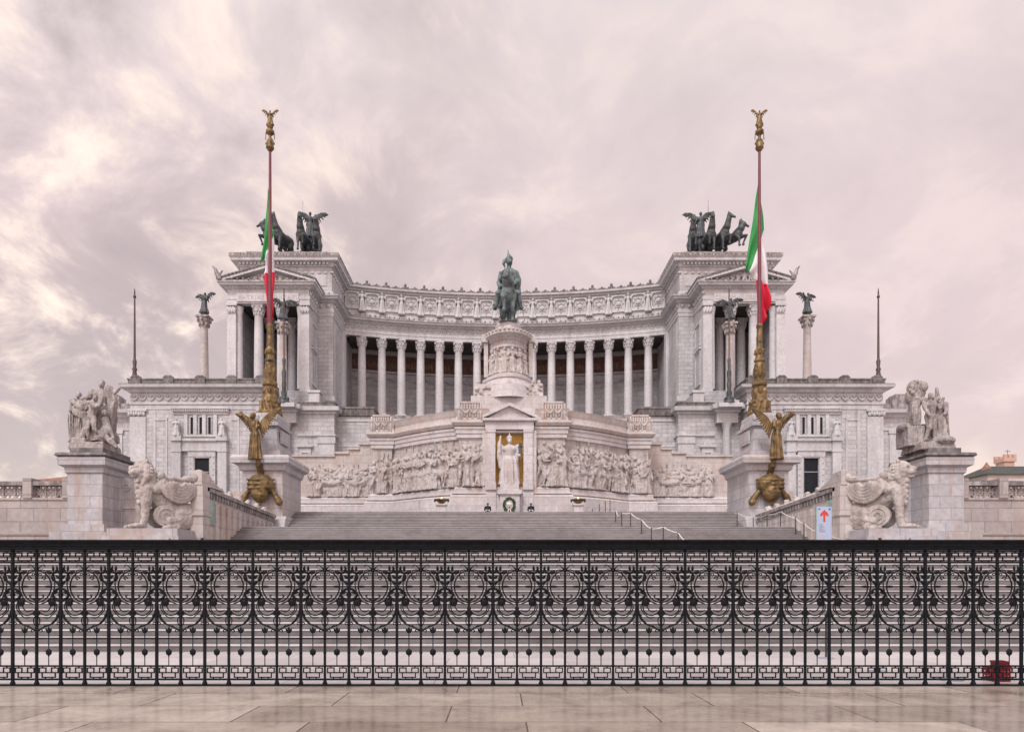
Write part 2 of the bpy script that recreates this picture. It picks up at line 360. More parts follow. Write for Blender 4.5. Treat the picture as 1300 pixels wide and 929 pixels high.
# ------------------------------------------------------------------ the monument: podium, temples, curved colonnade
B = thing('monument_building', (0, 118, 2.97), 'huge white marble monument with curved colonnade between two corner temples', 'monument')
def arcY(x): return 145.2-5.2*(x/34.0)**2
def arcN(x):
    d = Vector((1, -2*5.2*x/34.0**2)).normalized(); return Vector((d.y, -d.x))
XA = [-32.9+65.8*i/48 for i in range(49)]
ARC = [(x, arcY(x)-0.9) for x in XA]
FULL = [(-50.6, 141), (-50.6, 124), (-35.8, 124), (-35.8, 130), (-32.9, 130)] + ARC + [(32.9, 130), (35.8, 130), (35.8, 124), (50.6, 124), (50.6, 141)]
mb = MB(); mb.molding(FULL, [(0, 52.2), (0.12, 52.2), (0.12, 52.9), (0.2, 52.9), (0.2, 53.5), (-1.3, 53.5), (-1.3, 52.2)]); mb.build('architrave', M['trim'], B)
mb = MB(); mb.molding(FULL, [(0, 53.5), (0, 54.9), (-1.2, 54.9), (-1.2, 53.5)]); FZ = mb.build('frieze', M['trim'], B)
mb = MB(); mb.molding(FULL, [(0.0, 54.7), (0.3, 54.8), (0.45, 55.1), (1.15, 55.2), (1.2, 55.45), (1.45, 55.6), (-1.0, 55.6), (-1.0, 54.7)]); mb.build('cornice', M['trim'], B)
mb = MB(); mb.molding(FULL, [(-0.9, 55.6), (1.38, 55.603), (1.30, 55.95), (0.2, 56.0), (-0.9, 56.0)]); mb.build('gutter_edge', M['grime2'], B)
# festoons / round shields carried on the frieze and a row of lion heads on the gutter
mb = MB(); mg = MB(); md = MB()
def along(path, step, start=0.5):
    P = [Vector(p) for p in path]; out = []; t = start
    for a, b in zip(P, P[1:]):
        l = (b-a).length; d = (b-a)/l; nn = Vector((d.y, -d.x))
        while t < l: out.append((a+d*t, nn)); t += step
        t -= l
    return out
for i, (p, nn) in enumerate(along(ARC, 1.32, 0.6)):
    q = p+nn*0.02; an = math.atan2(nn.y, nn.x)+math.pi/2
    mb.tube([(q.x+math.cos(an)*0.52*math.cos(a), q.y+math.sin(an)*0.52*math.cos(a), 54.2+0.55*math.sin(a)) for a in [2*math.pi*k/14 for k in range(15)]], 0.13, 5)
    mb.ell((q.x, q.y, 54.2), (0.26, 0.2, 0.26), (0, 0, an), 10)
for seg in ([(-35.8, 124), (-35.8, 130)], [(35.8, 130), (35.8, 124)], [(-35.8, 130), (-32.9, 130)], [(32.9, 130), (35.8, 130)], [(-32.9, 130), (-32.9, 139)], [(32.9, 139), (32.9, 130)]):
    for p, nn in along(seg, 1.32, 0.7):
        mb.ell((p.x, p.y, 54.2), (0.42, 0.42, 0.42), (0, 0, 0), 8)
for p, nn in along(FULL, 1.0, 0.3):
    q = p+nn*1.33; mg.ell((q.x, q.y, 56.1), (0.14, 0.14, 0.26), (0, 0, 0), 6)
for p, nn in along(FULL, 0.62, 0.3):
    q = p+nn*0.42; md.box(q.x-0.15, q.x+0.15, q.y-0.15, q.y+0.15, 54.88, 55.12)
mb.build('frieze_wreaths', M['trim'], B, 'all'); mg.build('gutter_ornaments', M['grime2'], B, 'all'); md.build('dentil_row', M['trim'], B)
# attic over the curved colonnade
AT = [(x, arcY(x)+0.1) for x in XA]
mb = MB(); mb.molding(AT, [(0, 55.9), (0, 62.0), (-1.2, 62.0), (-1.2, 55.9)]); mb.build('attic_wall', M['trim'], B)
mb = MB(); mb.molding(AT, [(0.0, 56.0), (0.35, 56.0), (0.35, 57.1), (0.15, 57.3), (0.0, 57.3)]); mb.build('attic_base', M['trim'], B)
mb = MB(); mb.molding(AT, [(0.0, 61.7), (0.3, 61.85), (0.4, 62.15), (0.95, 62.25), (1.0, 62.6), (-1.2, 62.6), (-1.2, 61.7)]); mb.build('attic_cornice', M['trim'], B)
mb = MB(); mb.molding(AT, [(0.85, 62.603), (0.8, 62.9), (0.3, 62.95), (-1.1, 62.95), (-1.1, 62.603)])
for i, (p, nn) in enumerate(along(AT, 0.66, 0.4)):
    q = p+nn*0.5; kk = i % 6
    if kk == 0:
        mb.box(q.x-0.42, q.x+0.42, q.y-0.12, q.y+0.12, 62.9, 63.3, 0.12); mb.ell((q.x, q.y, 63.62), (0.3, 0.16, 0.4), (0, 0, 0), 8)
        mb.ell((q.x-0.5, q.y, 63.1), (0.28, 0.12, 0.22), (0, 0.6, 0), 6); mb.ell((q.x+0.5, q.y, 63.1), (0.28, 0.12, 0.22), (0, -0.6, 0), 6)
    elif kk == 3:
        mb.ell((q.x, q.y, 63.15), (0.22, 0.12, 0.36), (0, 0, 0), 8); mb.ell((q.x-0.3, q.y, 63.05), (0.2, 0.1, 0.2), (0, 0.6, 0), 6); mb.ell((q.x+0.3, q.y, 63.05), (0.2, 0.1, 0.2), (0, -0.6, 0), 6)
    else:
        mb.ell((q.x, q.y, 63.0), (0.13, 0.1, 0.24), (0, 0, 0), 6)
mb.build('roof_cresting', M['grime'], B, 'all')
CX = [(k-7.5)*3.95 for k in range(16)]
# attic panels with round medallions, one figure over each column
pan = MB(); 
def rrect(wd, ht, r, n=4):
    out = []
    for cx, cz, a0 in ((wd-r, ht-r, 0), (-wd+r, ht-r, 90), (-wd+r, -ht+r, 180), (wd-r, -ht+r, 270)):
        for k in range(n+1): a = R(a0+90*k/n); out.append((cx+r*math.cos(a), cz+r*math.sin(a)))
    return out
o_, i_ = rrect(1.42, 1.78, 0.05), rrect(1.22, 1.5, 0.45)
rs = [[(x, y, z) for x, z in pts] for pts, y in ((o_, 0), (o_, -0.32), (i_, -0.32), (i_, 0.0))]
pan.rings(rs, cap=False)
pan.ell((0, -0.1, 0.0), (0.52, 0.22, 0.52), (0, 0, 0), 14)
pan.tube([(0.78*math.cos(a), -0.08, 0.78*math.sin(a)) for a in [2*math.pi*k/18 for k in range(19)]], 0.07, 5)
for a in range(0, 360, 45): pan.ell((0.98*math.cos(R(a)), -0.06, 1.1*math.sin(R(a))), (0.13, 0.1, 0.13), (0, 0, 0), 6)
P0 = pan.build('attic_panel', M['trim'], B, True)
loc0 = P0.location.copy(); first = True
for k in range(17):
    x = (k-8)*3.95
    if abs(x) > 32: continue
    o = P0 if first else dup(P0, B); first = False
    nn = arcN(x); o.location = loc0+Vector((x+nn.x*0.02, arcY(x)+0.1+nn.y*0.02, 59.75)); o.rotation_euler.z = math.atan2(nn.y, nn.x)+math.pi/2

# ---- generic figure (used for every carved or cast person)
def xf(Mx, p): return Mx @ Vector(p)
def figure(mb, Mx, h, robe=1.0, arms=None, legs=None, head=(0, 0), seg=9, folds=7, hat=0, bulk=1.0, nude=False, ph=0.0, lean=0.0):
    # local: z up, -y is where the figure faces
    old = mb.X; mb.X = old @ Mx @ Matrix.Scale(h, 4)
    ln = lean
    hp = (0, 0, 0.52); ch = (ln*0.25, -0.01, 0.72); nk = (ln*0.33, -0.005, 0.845); hd = (ln*0.36+0.01*head[0], -0.02, 0.925)
    b = bulk
    mb.ell((0, 0.0, 0.53), (0.098*b, 0.075*b, 0.085)); mb.cap((0, 0, 0.57), 0.078*b, (ln*0.18, -0.005, 0.68), 0.088*b, seg)
    mb.ell((ln*0.26, -0.005, 0.745), (0.118*b, 0.082*b, 0.10)); mb.cap(nk, 0.038, (hd[0], -0.01, 0.89), 0.034, seg)
    mb.ell(hd, (0.052, 0.062, 0.07), (0, 0, R(head[1]))); mb.ell((hd[0]+0.02*math.sin(R(head[1])), hd[1]-0.045, hd[2]-0.02), (0.026, 0.028, 0.035))
    mb.ell((hd[0], hd[1]+0.012, hd[2]+0.025), (0.058, 0.062, 0.058))
    sh = [(ln*0.28-0.125*b, 0, 0.79), (ln*0.28+0.125*b, 0, 0.79)]
    arms = arms or [((-0.17, 0.01, 0.62), (-0.13, -0.08, 0.50)), ((0.17, 0.01, 0.62), (0.13, -0.08, 0.50))]
    for s_, (e, ha) in zip(sh, arms):
        mb.chain([(s_, 0.046*b), (e, 0.034*b), (ha, 0.024*b)], seg); mb.ell(ha, (0.028, 0.028, 0.034), (0, 0, 0), 8)
    legs = legs or [((-0.06, -0.02, 0.28), (-0.06, 0.0, 0.04)), ((0.06, -0.03, 0.28), (0.07, -0.01, 0.04))]
    for s_, (k, f) in zip((-1, 1), legs):
        mb.chain([((s_*0.055, 0, 0.50), 0.068*b), (k, 0.044*b), ((f[0], f[1], f[2]+0.02), 0.028*b)], seg)
        mb.cap((f[0], f[1], f[2]-0.012), 0.026, (f[0]*1.15, f[1]-0.08, f[2]-0.016), 0.02, seg)
    if robe:
        n = 36; rs = []
        for z, rr in ((0.60, 0.085), (0.52, 0.112), (0.40, 0.118), (0.25, 0.13), (0.10, 0.15*robe), (0.0, 0.165*robe)):
            am = 0.05+0.24*(0.6-z)
            rs.append([((rr*b*(1+am*math.sin(folds*a+ph+2*z)))*math.cos(a)*1.05, (rr*b*0.82*(1+am*math.sin(folds*a+ph+2*z)))*math.sin(a), z) for a in [2*math.pi*i/n for i in range(n)]])
        mb.rings(rs)
    mb.X = old
def wing(mb, Mx, h, pts, feathers, flen, drop=(0, 0, -1), th=0.035, nf=9, taper=0.55, wid=0.06):
    # pts: leading edge of the wing; feathers hang from it
    old = mb.X; mb.X = old @ Mx @ Matrix.Scale(h, 4)
    P = [Vector(p) for p in pts]; n = len(P)
    mb.chain([(p, 0.045*(1-0.55*i/(n-1))) for i, p in enumerate(P)], 8)
    D = [Vector(d) for d in feathers]
    for k in range(nf):
        t = k/(nf-1)*(n-1); i = min(int(t), n-2); f = t-i
        p = P[i].lerp(P[i+1], f); d = D[0].lerp(D[-1], k/(nf-1)).normalized(); l = flen[0]+(flen[1]-flen[0])*k/(nf-1)
        q = p+d*l; mb.cap(p, wid, q, wid*0.35, 7); mb.cap(p+d*l*0.15, wid*0.95, p+d*l*0.6, wid*0.6, 7)
    mb.X = old
def at(x, y, z, rz=0): return Matrix.Translation((x, y, z)) @ Matrix.Rotation(R(rz), 4, 'Z')
ARMS = [None,
    [((-0.20, 0.0, 0.70), (-0.30, -0.05, 0.80)), ((0.17, 0.01, 0.62), (0.13, -0.08, 0.50))],
    [((-0.16, -0.06, 0.64), (-0.02, -0.15, 0.66)), ((0.20, -0.02, 0.66), (0.28, -0.08, 0.60))],
    [((-0.18, 0.0, 0.90), (-0.14, -0.02, 1.02)), ((0.17, 0.01, 0.62), (0.18, -0.03, 0.46))],
    [((-0.18, -0.05, 0.65), (-0.10, -0.13, 0.74)), ((0.18, -0.05, 0.65), (0.08, -0.14, 0.72))]]
fm = MB(); figure(fm, at(0, 0, 0), 3.9, 1.0, ARMS[4]); fm.box(-0.75, 0.75, -0.55, 0.2, -0.35, 0.02)
F0 = fuse(fm, 'attic_figure', M['trim'], B, 0.085, dec=0.5); l0 = F0.location.copy()
for k, x in enumerate(CX):
    o = F0 if k == 0 else dup(F0, B); nn = arcN(x)
    o.location = l0+Vector((x+nn.x*0.5, arcY(x)+0.1+nn.y*0.5, 57.75)); o.rotation_euler.z = math.atan2(nn.y, nn.x)+math.pi/2
# ---- columns
def column(h, r, parent, mat=None):
    c = MB(); c.lathe(0, 0, [(r, 0.62), (r*1.005, h*0.35), (r*0.93, h*0.72), (r*0.86, h-1.95), (r*0.9, h-1.9)], 48, 1, 24, 0.055)
    o = c.build('column', M['shaft'], parent, True, angle=60)
    b = MB(); b.box(-r*1.35, r*1.35, -r*1.35, r*1.35, 0, 0.25); b.lathe(0, 0, [(r*1.3, 0.25), (r*1.33, 0.36), (r*1.12, 0.46), (r*1.2, 0.55), (r*1.02, 0.63)], 24)
    b.build('column_base', M['shaft'], o, True)
    k = MB(); k.lathe(0, 0, [(r*0.86, h-1.9), (r*0.9, h-1.6), (r*0.98, h-1.1), (r*1.2, h-0.35), (r*1.25, h-0.3)], 16)
    for row, (z, n, q, hh) in enumerate(((h-1.55, 10, 0.95, 0.34), (h-0.98, 10, 1.05, 0.36))):
        for i in range(n):
            a = 2*math.pi*(i+0.5*row)/n; k.ell((r*q*math.cos(a), r*q*math.sin(a), z), (0.17, 0.17, hh), (0, 0, a), 6)
            k.ell((r*(q+0.17)*math.cos(a), r*(q+0.17)*math.sin(a), z+hh*0.75), (0.13, 0.13, 0.10), (0, 0, 0), 6)
    for i in range(4):
        a = R(45+90*i); k.ell((r*1.36*math.cos(a), r*1.36*math.sin(a), h-0.48), (0.24, 0.24, 0.24), (0, 0, 0), 8)
    k.box(-r*1.2, r*1.2, -r*1.2, r*1.2, h-0.28, h)
    k.build('capital', M['trim'], o, True, angle=50)
    return o
C0 = column(16.0, 0.86, B); cl = C0.location.copy()
for k, x in enumerate(CX):
    o = C0 if k == 0 else dup(C0, B); o.location = cl+Vector((x, arcY(x), 36.2))
for s in (-1, 1):
    for x in (45.3, 41.1):
        for y in (125.1, 131.5):
            o = dup(C0, B); o.location = cl+Vector((s*x, y, 36.2))
# ---- curved back wall of the portico, its painted frieze and ceiling
BW = [(x*1.02, arcY(x)+6.6) for x in XA]
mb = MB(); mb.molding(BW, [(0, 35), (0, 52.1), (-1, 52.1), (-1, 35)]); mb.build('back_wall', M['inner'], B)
mb = MB(); mb.molding(BW, [(0.0, 47.0), (0.3, 47.1), (0.35, 47.5), (0, 47.5)]); mb.molding(BW, [(0, 50.9), (0.25, 50.95), (0.3, 51.9), (0, 51.9)])
mb.molding(BW, [(0, 36.2), (0.2, 36.2), (0.2, 37.8), (0, 37.9)]); mb.molding(BW, [(0, 44.3), (0.12, 44.35), (0.12, 44.6), (0, 44.6)])
for i, (p, nn) in enumerate(along(BW, 0.5, 0.5)):
    f = (i % 8)/8.0; q = p+nn*0.1; mb.ell((q.x, q.y, 45.9-0.55*math.sin(math.pi*f)), (0.26, 0.16, 0.22), (0, 0, 0), 6)
mb.build('back_wall_moldings', M['inner'], B)
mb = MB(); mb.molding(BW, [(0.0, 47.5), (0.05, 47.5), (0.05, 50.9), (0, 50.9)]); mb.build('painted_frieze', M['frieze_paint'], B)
mb = MB()
for i, (p, nn) in enumerate(along(BW, 0.62, 0.5)):
    if i % 6 == 5: continue
    q = p+nn*0.08; hh = 0.62+0.3*rnd.random(); mb.ell((q.x, q.y, 48.5+hh*0.6), (0.22, 0.05, hh), (0, rnd.uniform(-0.2, 0.2), 0), 8)
mb.build('painted_figures', M['frieze_ochre'], B)
mb = MB(); CL = [(x, arcY(x)+3.0) for x in XA]; mb.molding(CL, [(3.9, 52.0), (3.9, 52.15), (-4.2, 52.15), (-4.2, 52.0)])
for x in CX: 
    nn = arcN(x); mb.prism([(x-0.35, arcY(x)-0.5), (x+0.35, arcY(x)-0.5), (x+0.35-nn.x*6.5, arcY(x)+6.5), (x-0.35-nn.x*6.5, arcY(x)+6.5)], 'z', 51.5, 52.0)
mb.build('portico_ceiling', M['ceil'], B)
mb = MB(); mb.molding([(x, arcY(x)) for x in XA], [(1.6, 35.0), (1.6, 36.2), (-8, 36.2), (-8, 35.0)]); mb.build('portico_floor', M['grime2'], B)
mb = MB(); mb.box(-25.0, 25.0, 140.2, 144, 2.9, 35.2); mb.box(-25, 25, 144, 158, 2.9, 35.0); mb.build('podium_wall', M['wall'], B)
mb = MB(); mb.molding([(x, arcY(x)+0.8) for x in XA], [(-0.2, 55.9), (-0.2, 55.98), (-7, 55.98), (-7, 52.3), (-6.2, 52.3), (-6.2, 55.9)]); mb.build('portico_roof', M['grime2'], B)

# ---- temples at both ends, podium, terraces
for s in (-1, 1):
    w_ = MB(); p_ = MB(); t_ = MB()
    # antae of the temple front
    w_.box(49.1, 50.6, 124, 126.2, 36.2, 52.2); w_.box(35.8, 37.3, 124, 130.2, 36.2, 52.2)
    w_.box(48.9, 50.6, 126.2, 140.8, 36.2, 52.2)              # outer side wall
    w_.box(32.9, 37.2, 130.0, 140.8, 36.2, 52.2); w_.box(32.93, 37.2, 140.8, 152.0, 36.2, 55.8)              # block between temple and colonnade
    w_.box(37.2, 48.9, 139.0, 140.8, 36.2, 52.2)
    w_.build('temple_wall', M['wall'], B, side=s)
    q_ = MB(); q_.box(32.5, 33.8, 137.9, 139.6, 36.2, 52.2); q_.build('pilaster', M['shaft'], B, side=s)
    for x0, x1, y0 in ((49.0, 50.7, 123.86), (35.7, 37.4, 123.86)):
        p_ = MB(); p_.box(x0+0.05, x1-0.05, y0, y0+2.3, 36.9, 50.3); p_.build('pilaster', M['shaft'], B, side=s); t_ = MB(); t_.box(x0-0.08, x1+0.08, y0-0.1, y0+2.45, 36.2, 36.9)
        for q in range(6): t_.ell((x0+0.25+q*(x1-x0-0.5)/5, y0-0.08, 50.85+0.3*(q % 2)), (0.26, 0.2, 0.5), (0, 0, 0), 6)
        t_.box(x0-0.12, x1+0.12, y0-0.15, y0+2.5, 51.8, 52.17); t_.box(x0, x1, y0-0.06, y0+2.4, 50.25, 50.4); t_.build('anta_capital_and_base', M['trim'], B, True, side=s, angle=35)
    # engaged half columns beside the antae
    for hx in (48.85, 37.55): q_ = MB(); q_.lathe(hx, 125.0, [(0.72, 36.9), (0.7, 42), (0.6, 50.4), (0.85, 51.9)], 24, 1, 20, 0.06); q_.build('half_column', M['shaft'], B, True, side=s)
    # [(0.72, 36.9), (0.7, 42), (0.6, 50.4), (0.85, 51.9)], 24, 1, 20, 0.06); t_.lathe(37.55, 125.0, [(0.72, 36.9), (0.7, 42), (0.6, 50.4), (0.85, 51.9)], 24, 1, 20, 0.06)
    # inner side of the temple: framed panels
    for z0, z1 in ((38.2, 44.2), (45.4, 49.3)):
        t_ = MB(); t_.box(35.62, 35.8, 125.6, 125.85, z0, z1); t_.box(35.62, 35.8, 128.6, 128.85, z0, z1); t_.box(35.62, 35.8, 125.6, 128.85, z1, z1+0.25); t_.box(35.5, 35.8, 125.5, 128.95, z0-0.25, z0); t_.build('wall_panel', M['trim'], B, side=s)
    t_ = MB()
    t_.box(35.4, 35.8, 125.3, 129.1, 44.5, 44.9); t_.build('string_course', M['trim'], B, side=s)
    for y in (130.9, 137.2): t_ = MB(); t_.box(32.78, 32.9, y, y+0.9, 37, 51.4); t_.build('pilaster_strip', M['trim'], B, side=s)
    t_ = MB()
    t_.box(35.5, 36.4, 123.6, 130.2, 36.0, 36.9); t_.box(32.5, 35.6, 129.6, 130.4, 36.0, 36.9)
    # carved ornament on the architrave of the block
    t_.build('temple_base', M['trim'], B, True, side=s, angle=35)
    c = MB(); c.box(36.0, 50.3, 124.3, 140.5, 52.4, 52.6); c.build('temple_ceiling', M['ceil'], B, side=s)
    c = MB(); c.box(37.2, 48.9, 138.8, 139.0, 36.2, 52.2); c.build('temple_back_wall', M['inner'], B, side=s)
    # inscription panel above the columns
    c = MB(); c.box(37.6, 48.8, 123.66, 123.9, 52.5, 54.0); c.build('inscription_panel', M['trim'], B, side=s)
    fc = bpy.data.curves.new('inscription', 'FONT'); fc.body = 'PATRIAE \u00b7 VNITATI' if s < 0 else 'CIVIVM \u00b7 LIBERTATI'
    fc.size = 1.12; fc.extrude = 0.03; fc.align_x = 'CENTER'; fc.space_character = 1.15
    fo = bpy.data.objects.new('inscription', fc); COL.objects.link(fo); dg = bpy.context.evaluated_depsgraph_get()
    me = bpy.data.meshes.new_from_object(fo.evaluated_get(dg)); bpy.data.objects.remove(fo)
    io = link('inscription_lettering', me, marble('recess_shade_letter_marble', (0.50, 0.475, 0.48)) if 'letter' not in M else M['letter'], B); M['letter'] = me.materials[0]  # raised letters, toned darker to paint the shade of carved recesses
    io.location += Vector((s*43.2, 123.65, 52.85)); io.rotation_euler = (R(90), 0, 0)
    # pediment
    pd = MB(); pd.prism([(35.2, 55.6), (51.2, 55.6), (43.2, 58.25)], 'y', 124.2, 131); pd.build('pediment', M['trim'], B, side=s)
    rk = MB()
    for q in (-1, 1):
        for (d0, d1, y0, mt) in ((0.0, 0.35, 122.9, 0),):
            rk.prism([(43.2+q*8.85, 55.65), (43.2, 58.15), (43.2, 58.7), (43.2+q*8.85, 56.1)], 'y', 122.75, 131)
    rk.build('raking_cornice', M['trim'], B, side=s)
    rk = MB()
    for q in (-1, 1):
        rk.prism([(43.2+q*8.95, 56.12), (43.2, 58.72), (43.2, 58.98), (43.2+q*8.95, 56.38)], 'y', 122.6, 131)
        for i in range(14): 
            f = (i+0.5)/14; rk.ell((43.2+q*8.9*(1-f), 122.66, 56.25+2.6*f), (0.2, 0.14, 0.24), (0, 0, 0), 6)
    rk.build('roof_edge', M['grime'], B, side=s)
    tf = MB()
    for i in range(11):
        x = 43.2-5.6+i*1.12; hh = 2.35*(1-abs(x-43.2)/7.2)
        figure(tf, at(x, 123.85, 55.65, rnd.uniform(-30, 30)), max(0.8, hh), 1.0, ARMS[i % 5], bulk=1.5)
    fuse(tf, 'pediment_sculpture', M['trim'], B, 0.11, side=s, dec=0.6)
    ac = MB(); ac.chain([((51.6, 122.8, 56.3), 0.5), ((52.1, 122.8, 57.2), 0.42), ((52.3, 122.8, 57.9), 0.28), ((52.75, 122.8, 58.4), 0.16)], 8); ac.ell((51.8, 123.2, 56.6), (0.5, 0.9, 0.5)); ac.cap((52.0, 123.4, 57), 0.3, (51.5, 124, 58.2), 0.12)
    ac.box(51.1, 52.0, 122.7, 124.2, 55.9, 56.4)
    fuse(ac, 'corner_acroterion', M['grime2'], B, 0.1, side=s)
    # attic block carrying the quadriga
    a_ = MB(); a_.box(33.0, 50.4, 129.6, 141.5, 55.7, 62.0)
    a_.build('temple_attic', M['wall'], B, side=s)
    pth = [(50.4, 141.5), (50.4, 129.6), (33.0, 129.6), (33.0, 141.5)][::-1] if True else None
    pth = [(33.0, 141.5), (33.0, 129.6), (50.4, 129.6), (50.4, 141.5)]
    a_ = MB(); a_.molding(pth, [(0.0, 61.3), (0.3, 61.4), (0.45, 61.95), (1.35, 62.15), (1.4, 62.6), (1.65, 62.85), (-1, 62.85), (-1, 61.3)])
    a_.molding(pth, [(0, 55.9), (0.3, 55.9), (0.3, 56.6), (0, 56.8)])
    for p, nn in along(pth, 0.72, 0.3): q = p+nn*0.6; a_.box(q.x-0.19, q.x+0.19, q.y-0.3, q.y+0.3, 61.6, 61.98)
    for p, nn in along(pth, 1.25, 0.6): q = p; a_.ell((q.x, q.y, 60.35), (0.42, 0.2 if abs(nn.y) > 0.5 else 0.42, 0.3), (0, 0, 0), 8)
    a_.box(34.0, 36.4, 129.5, 129.62, 57.8, 59.9)
    a_.build('temple_attic_cornice', M['trim'], B, side=s)
    a_ = MB(); a_.molding(pth, [(1.6, 62.853), (1.6, 63.45), (1.45, 63.5), (-1, 63.5), (-1, 62.853)])
    for p, nn in along(pth, 0.62, 0.2): q = p+nn*1.55; a_.ell((q.x, q.y, 63.2), (0.17, 0.17, 0.36), (0, 0, 0), 6)
    a_.box(34.0, 49.6, 130.4, 140.8, 63.45, 64.75); a_.box(33.4, 50.2, 129.8, 141.4, 62.86, 63.9)
    a_.build('attic_capping', M['grime2'], B, side=s)
    # ---- podium masses below
    b_ = MB(); b_.box(41.6, 65.0, 118, 141, 2.9, 34.4); b_.box(30.5, 41.6, 121.0, 141, 2.9, 31.7)
    b_.box(24.0, 30.5, 123.2, 141, 2.9, 31.9)
    b_.box(64.6, 75.0, 127.9, 141, 2.9, 33.2)
    b_.box(34.2, 41.6, 123.2, 141, 31.7, 36.19)
    b_.build('podium_wall', M['wall'], B, side=s)
    pth = [(41.6, 128), (41.6, 118), (65.0, 118), (65.0, 134)]
    c = MB(); c.molding(pth, [(0, 34.3), (0.3, 34.4), (0.5, 34.85), (1.4, 35.0), (1.5, 35.45), (-1, 35.45), (-1, 34.3)])
    c.molding(pth, [(0, 32.3), (0.15, 32.35), (0.15, 32.6), (0, 32.65)]); c.molding(pth, [(0, 31.45), (0.1, 31.5), (0.1, 31.7), (0, 31.75)])
    for p, nn in along(pth, 1.45, 0.8):          # swags
        tx = Vector((-nn.y, nn.x)); 
        c.tube([(p.x+tx.x*u+nn.x*0.08, p.y+tx.y*u+nn.y*0.08, 33.75-0.62*(1-(u/0.66)**2)) for u in (-0.66, -0.44, -0.22, 0, 0.22, 0.44, 0.66)], [0.08, 0.14, 0.19, 0.22, 0.19, 0.14, 0.08], 6)
        c.ell((p.x+nn.x*0.05, p.y+nn.y*0.05, 33.75), (0.2, 0.2, 0.2), (0, 0, 0), 6)
    c.build('podium_cornice', M['trim'], B, True, side=s, angle=35)
    c = MB(); c.molding(pth, [(1.35, 35.453), (1.35, 35.62), (0.3, 35.68), (0.3, 36.5), (0.42, 36.52), (0.42, 36.75), (-0.3, 36.75), (-0.3, 35.453)])
    for x in (42.4, 47.4, 52.8, 58.3, 63.9): c.box(x-0.9, x+0.9, 117.45, 118.7, 35.6, 36.95, 0.05); c.box(x-0.75, x+0.75, 117.4, 118.6, 36.95, 37.25, 0.25)
    c.build('terrace_parapet', M['grime'], B, side=s)
    # central feature of the terrace front: hood, triple window, door
    c = MB(); c.box(47.9, 57.6, 117.55, 118.05, 31.0, 31.9); c.box(47.7, 57.8, 117.35, 118.05, 31.45, 31.6)
    for i in range(30): c.box(48.1+i*0.32, 48.26+i*0.32, 117.42, 117.6, 31.05, 31.42)
    c.box(48.0, 57.6, 117.8, 118.05, 30.6, 31.0)
    for x0 in (50.0, 51.95, 53.5, 55.1): c.box(x0-0.05, x0+0.55, 117.7, 118.03, 27.0, 30.5)
    c.box(49.9, 55.7, 117.62, 118.04, 26.7, 27.02); c.box(47.9, 57.6, 117.2, 118.05, 25.9, 26.35); c.box(48.1, 57.4, 117.5, 118.05, 24.4, 25.9); c.box(48.0, 57.5, 117.4, 118.05, 24.2, 24.42)
    for x in (48.9, 56.75): c.box(x-0.95, x+0.95, 116.9, 118.05, 25.9, 26.7); c.box(x-0.75, x+0.75, 117.2, 118.05, 10, 25.9); c.box(x-0.85, x+0.85, 117.1, 118.05, 24.0, 24.5)
    c.box(50.2, 51.15, 117.6, 118.05, 10, 23.9); c.box(53.9, 54.85, 117.6, 118.05, 10, 23.9); c.box(50.15, 54.9, 117.53, 118.05, 23.3, 24.15)
    for z in range(12, 24): 
        for x in (50.5, 54.5): c.ell((x, 117.58, z+0.2), (0.16, 0.1, 0.16), (0, 0, 0), 6)
    c.box(60.6, 61.0, 117.9, 118.02, 4, 31.3); c.box(46.2, 46.5, 117.9, 118.02, 4, 31.3); c.box(58.6, 58.9, 117.9, 118.02, 4, 30.0); c.box(46.2, 47.6, 117.85, 118.02, 29.6, 29.9); c.box(58.6, 61.0, 117.85, 118.02, 29.6, 29.9)
    c.box(62.3, 65.06, 117.82, 119, 3, 30.2); c.box(62.1, 65.3, 117.6, 119, 31.1, 31.5)
    for i in range(7): c.ell((62.6+i*0.42, 117.75, 30.65+0.12*(i % 2)), (0.27, 0.2, 0.42), (0, 0, 0), 6)
    c.box(41.54, 43.0, 117.82, 119, 3, 30.2); c.box(41.4, 43.2, 117.6, 119, 31.1, 31.5)
    for i in range(4): c.ell((41.8+i*0.35, 117.75, 30.65), (0.27, 0.2, 0.42), (0, 0, 0), 6)
    # outer lower wing
    p2 = [(64.9, 127.9), (75.0, 127.9), (75.0, 139)]
    c.molding(p2, [(0, 32.4), (0.3, 32.5), (0.4, 32.9), (1.4, 33.1), (1.5, 33.7), (-1, 33.7), (-1, 32.4)]); c.molding(p2, [(0, 30.0), (0.15, 30.0), (0.15, 30.5), (0, 30.5)])
    c.box(71.8, 75.1, 127.75, 128.2, 3, 29.4); c.box(71.6, 75.3, 127.6, 128.3, 29.4, 30.0); c.box(66.0, 70.6, 127.75, 128, 28.8, 29.2)
    c.prism([(66.6, 25.9), (70.0, 25.9), (70.0, 26.2), (68.3, 27.4), (66.6, 26.2)], 'y', 127.5, 128); c.ell((68.3, 127.6, 27.2), (0.5, 0.3, 0.6), (0, 0, 0), 8)
    # side block A between terrace and centre
    p3 = [(30.5, 136), (30.5, 121.0), (36.9, 121.0), (36.9, 119.6), (40.6, 119.6), (40.6, 121.0), (41.6, 121.0)]
    c.molding(p3, [(0, 31.3), (0.25, 31.4), (0.35, 31.75), (0.95, 31.9), (1.0, 32.6), (-1.2, 32.6), (-1.2, 31.3)])
    c.molding([(30.5, 136), (30.5, 121.0), (36.9, 121.0)], [(0, 27.4), (0.3, 27.5), (0.3, 27.8), (0, 27.9)])
    c.box(30.45, 33.2, 120.85, 121.5, 3, 26.2); c.box(30.3, 33.4, 120.7, 121.5, 26.2, 27.3)
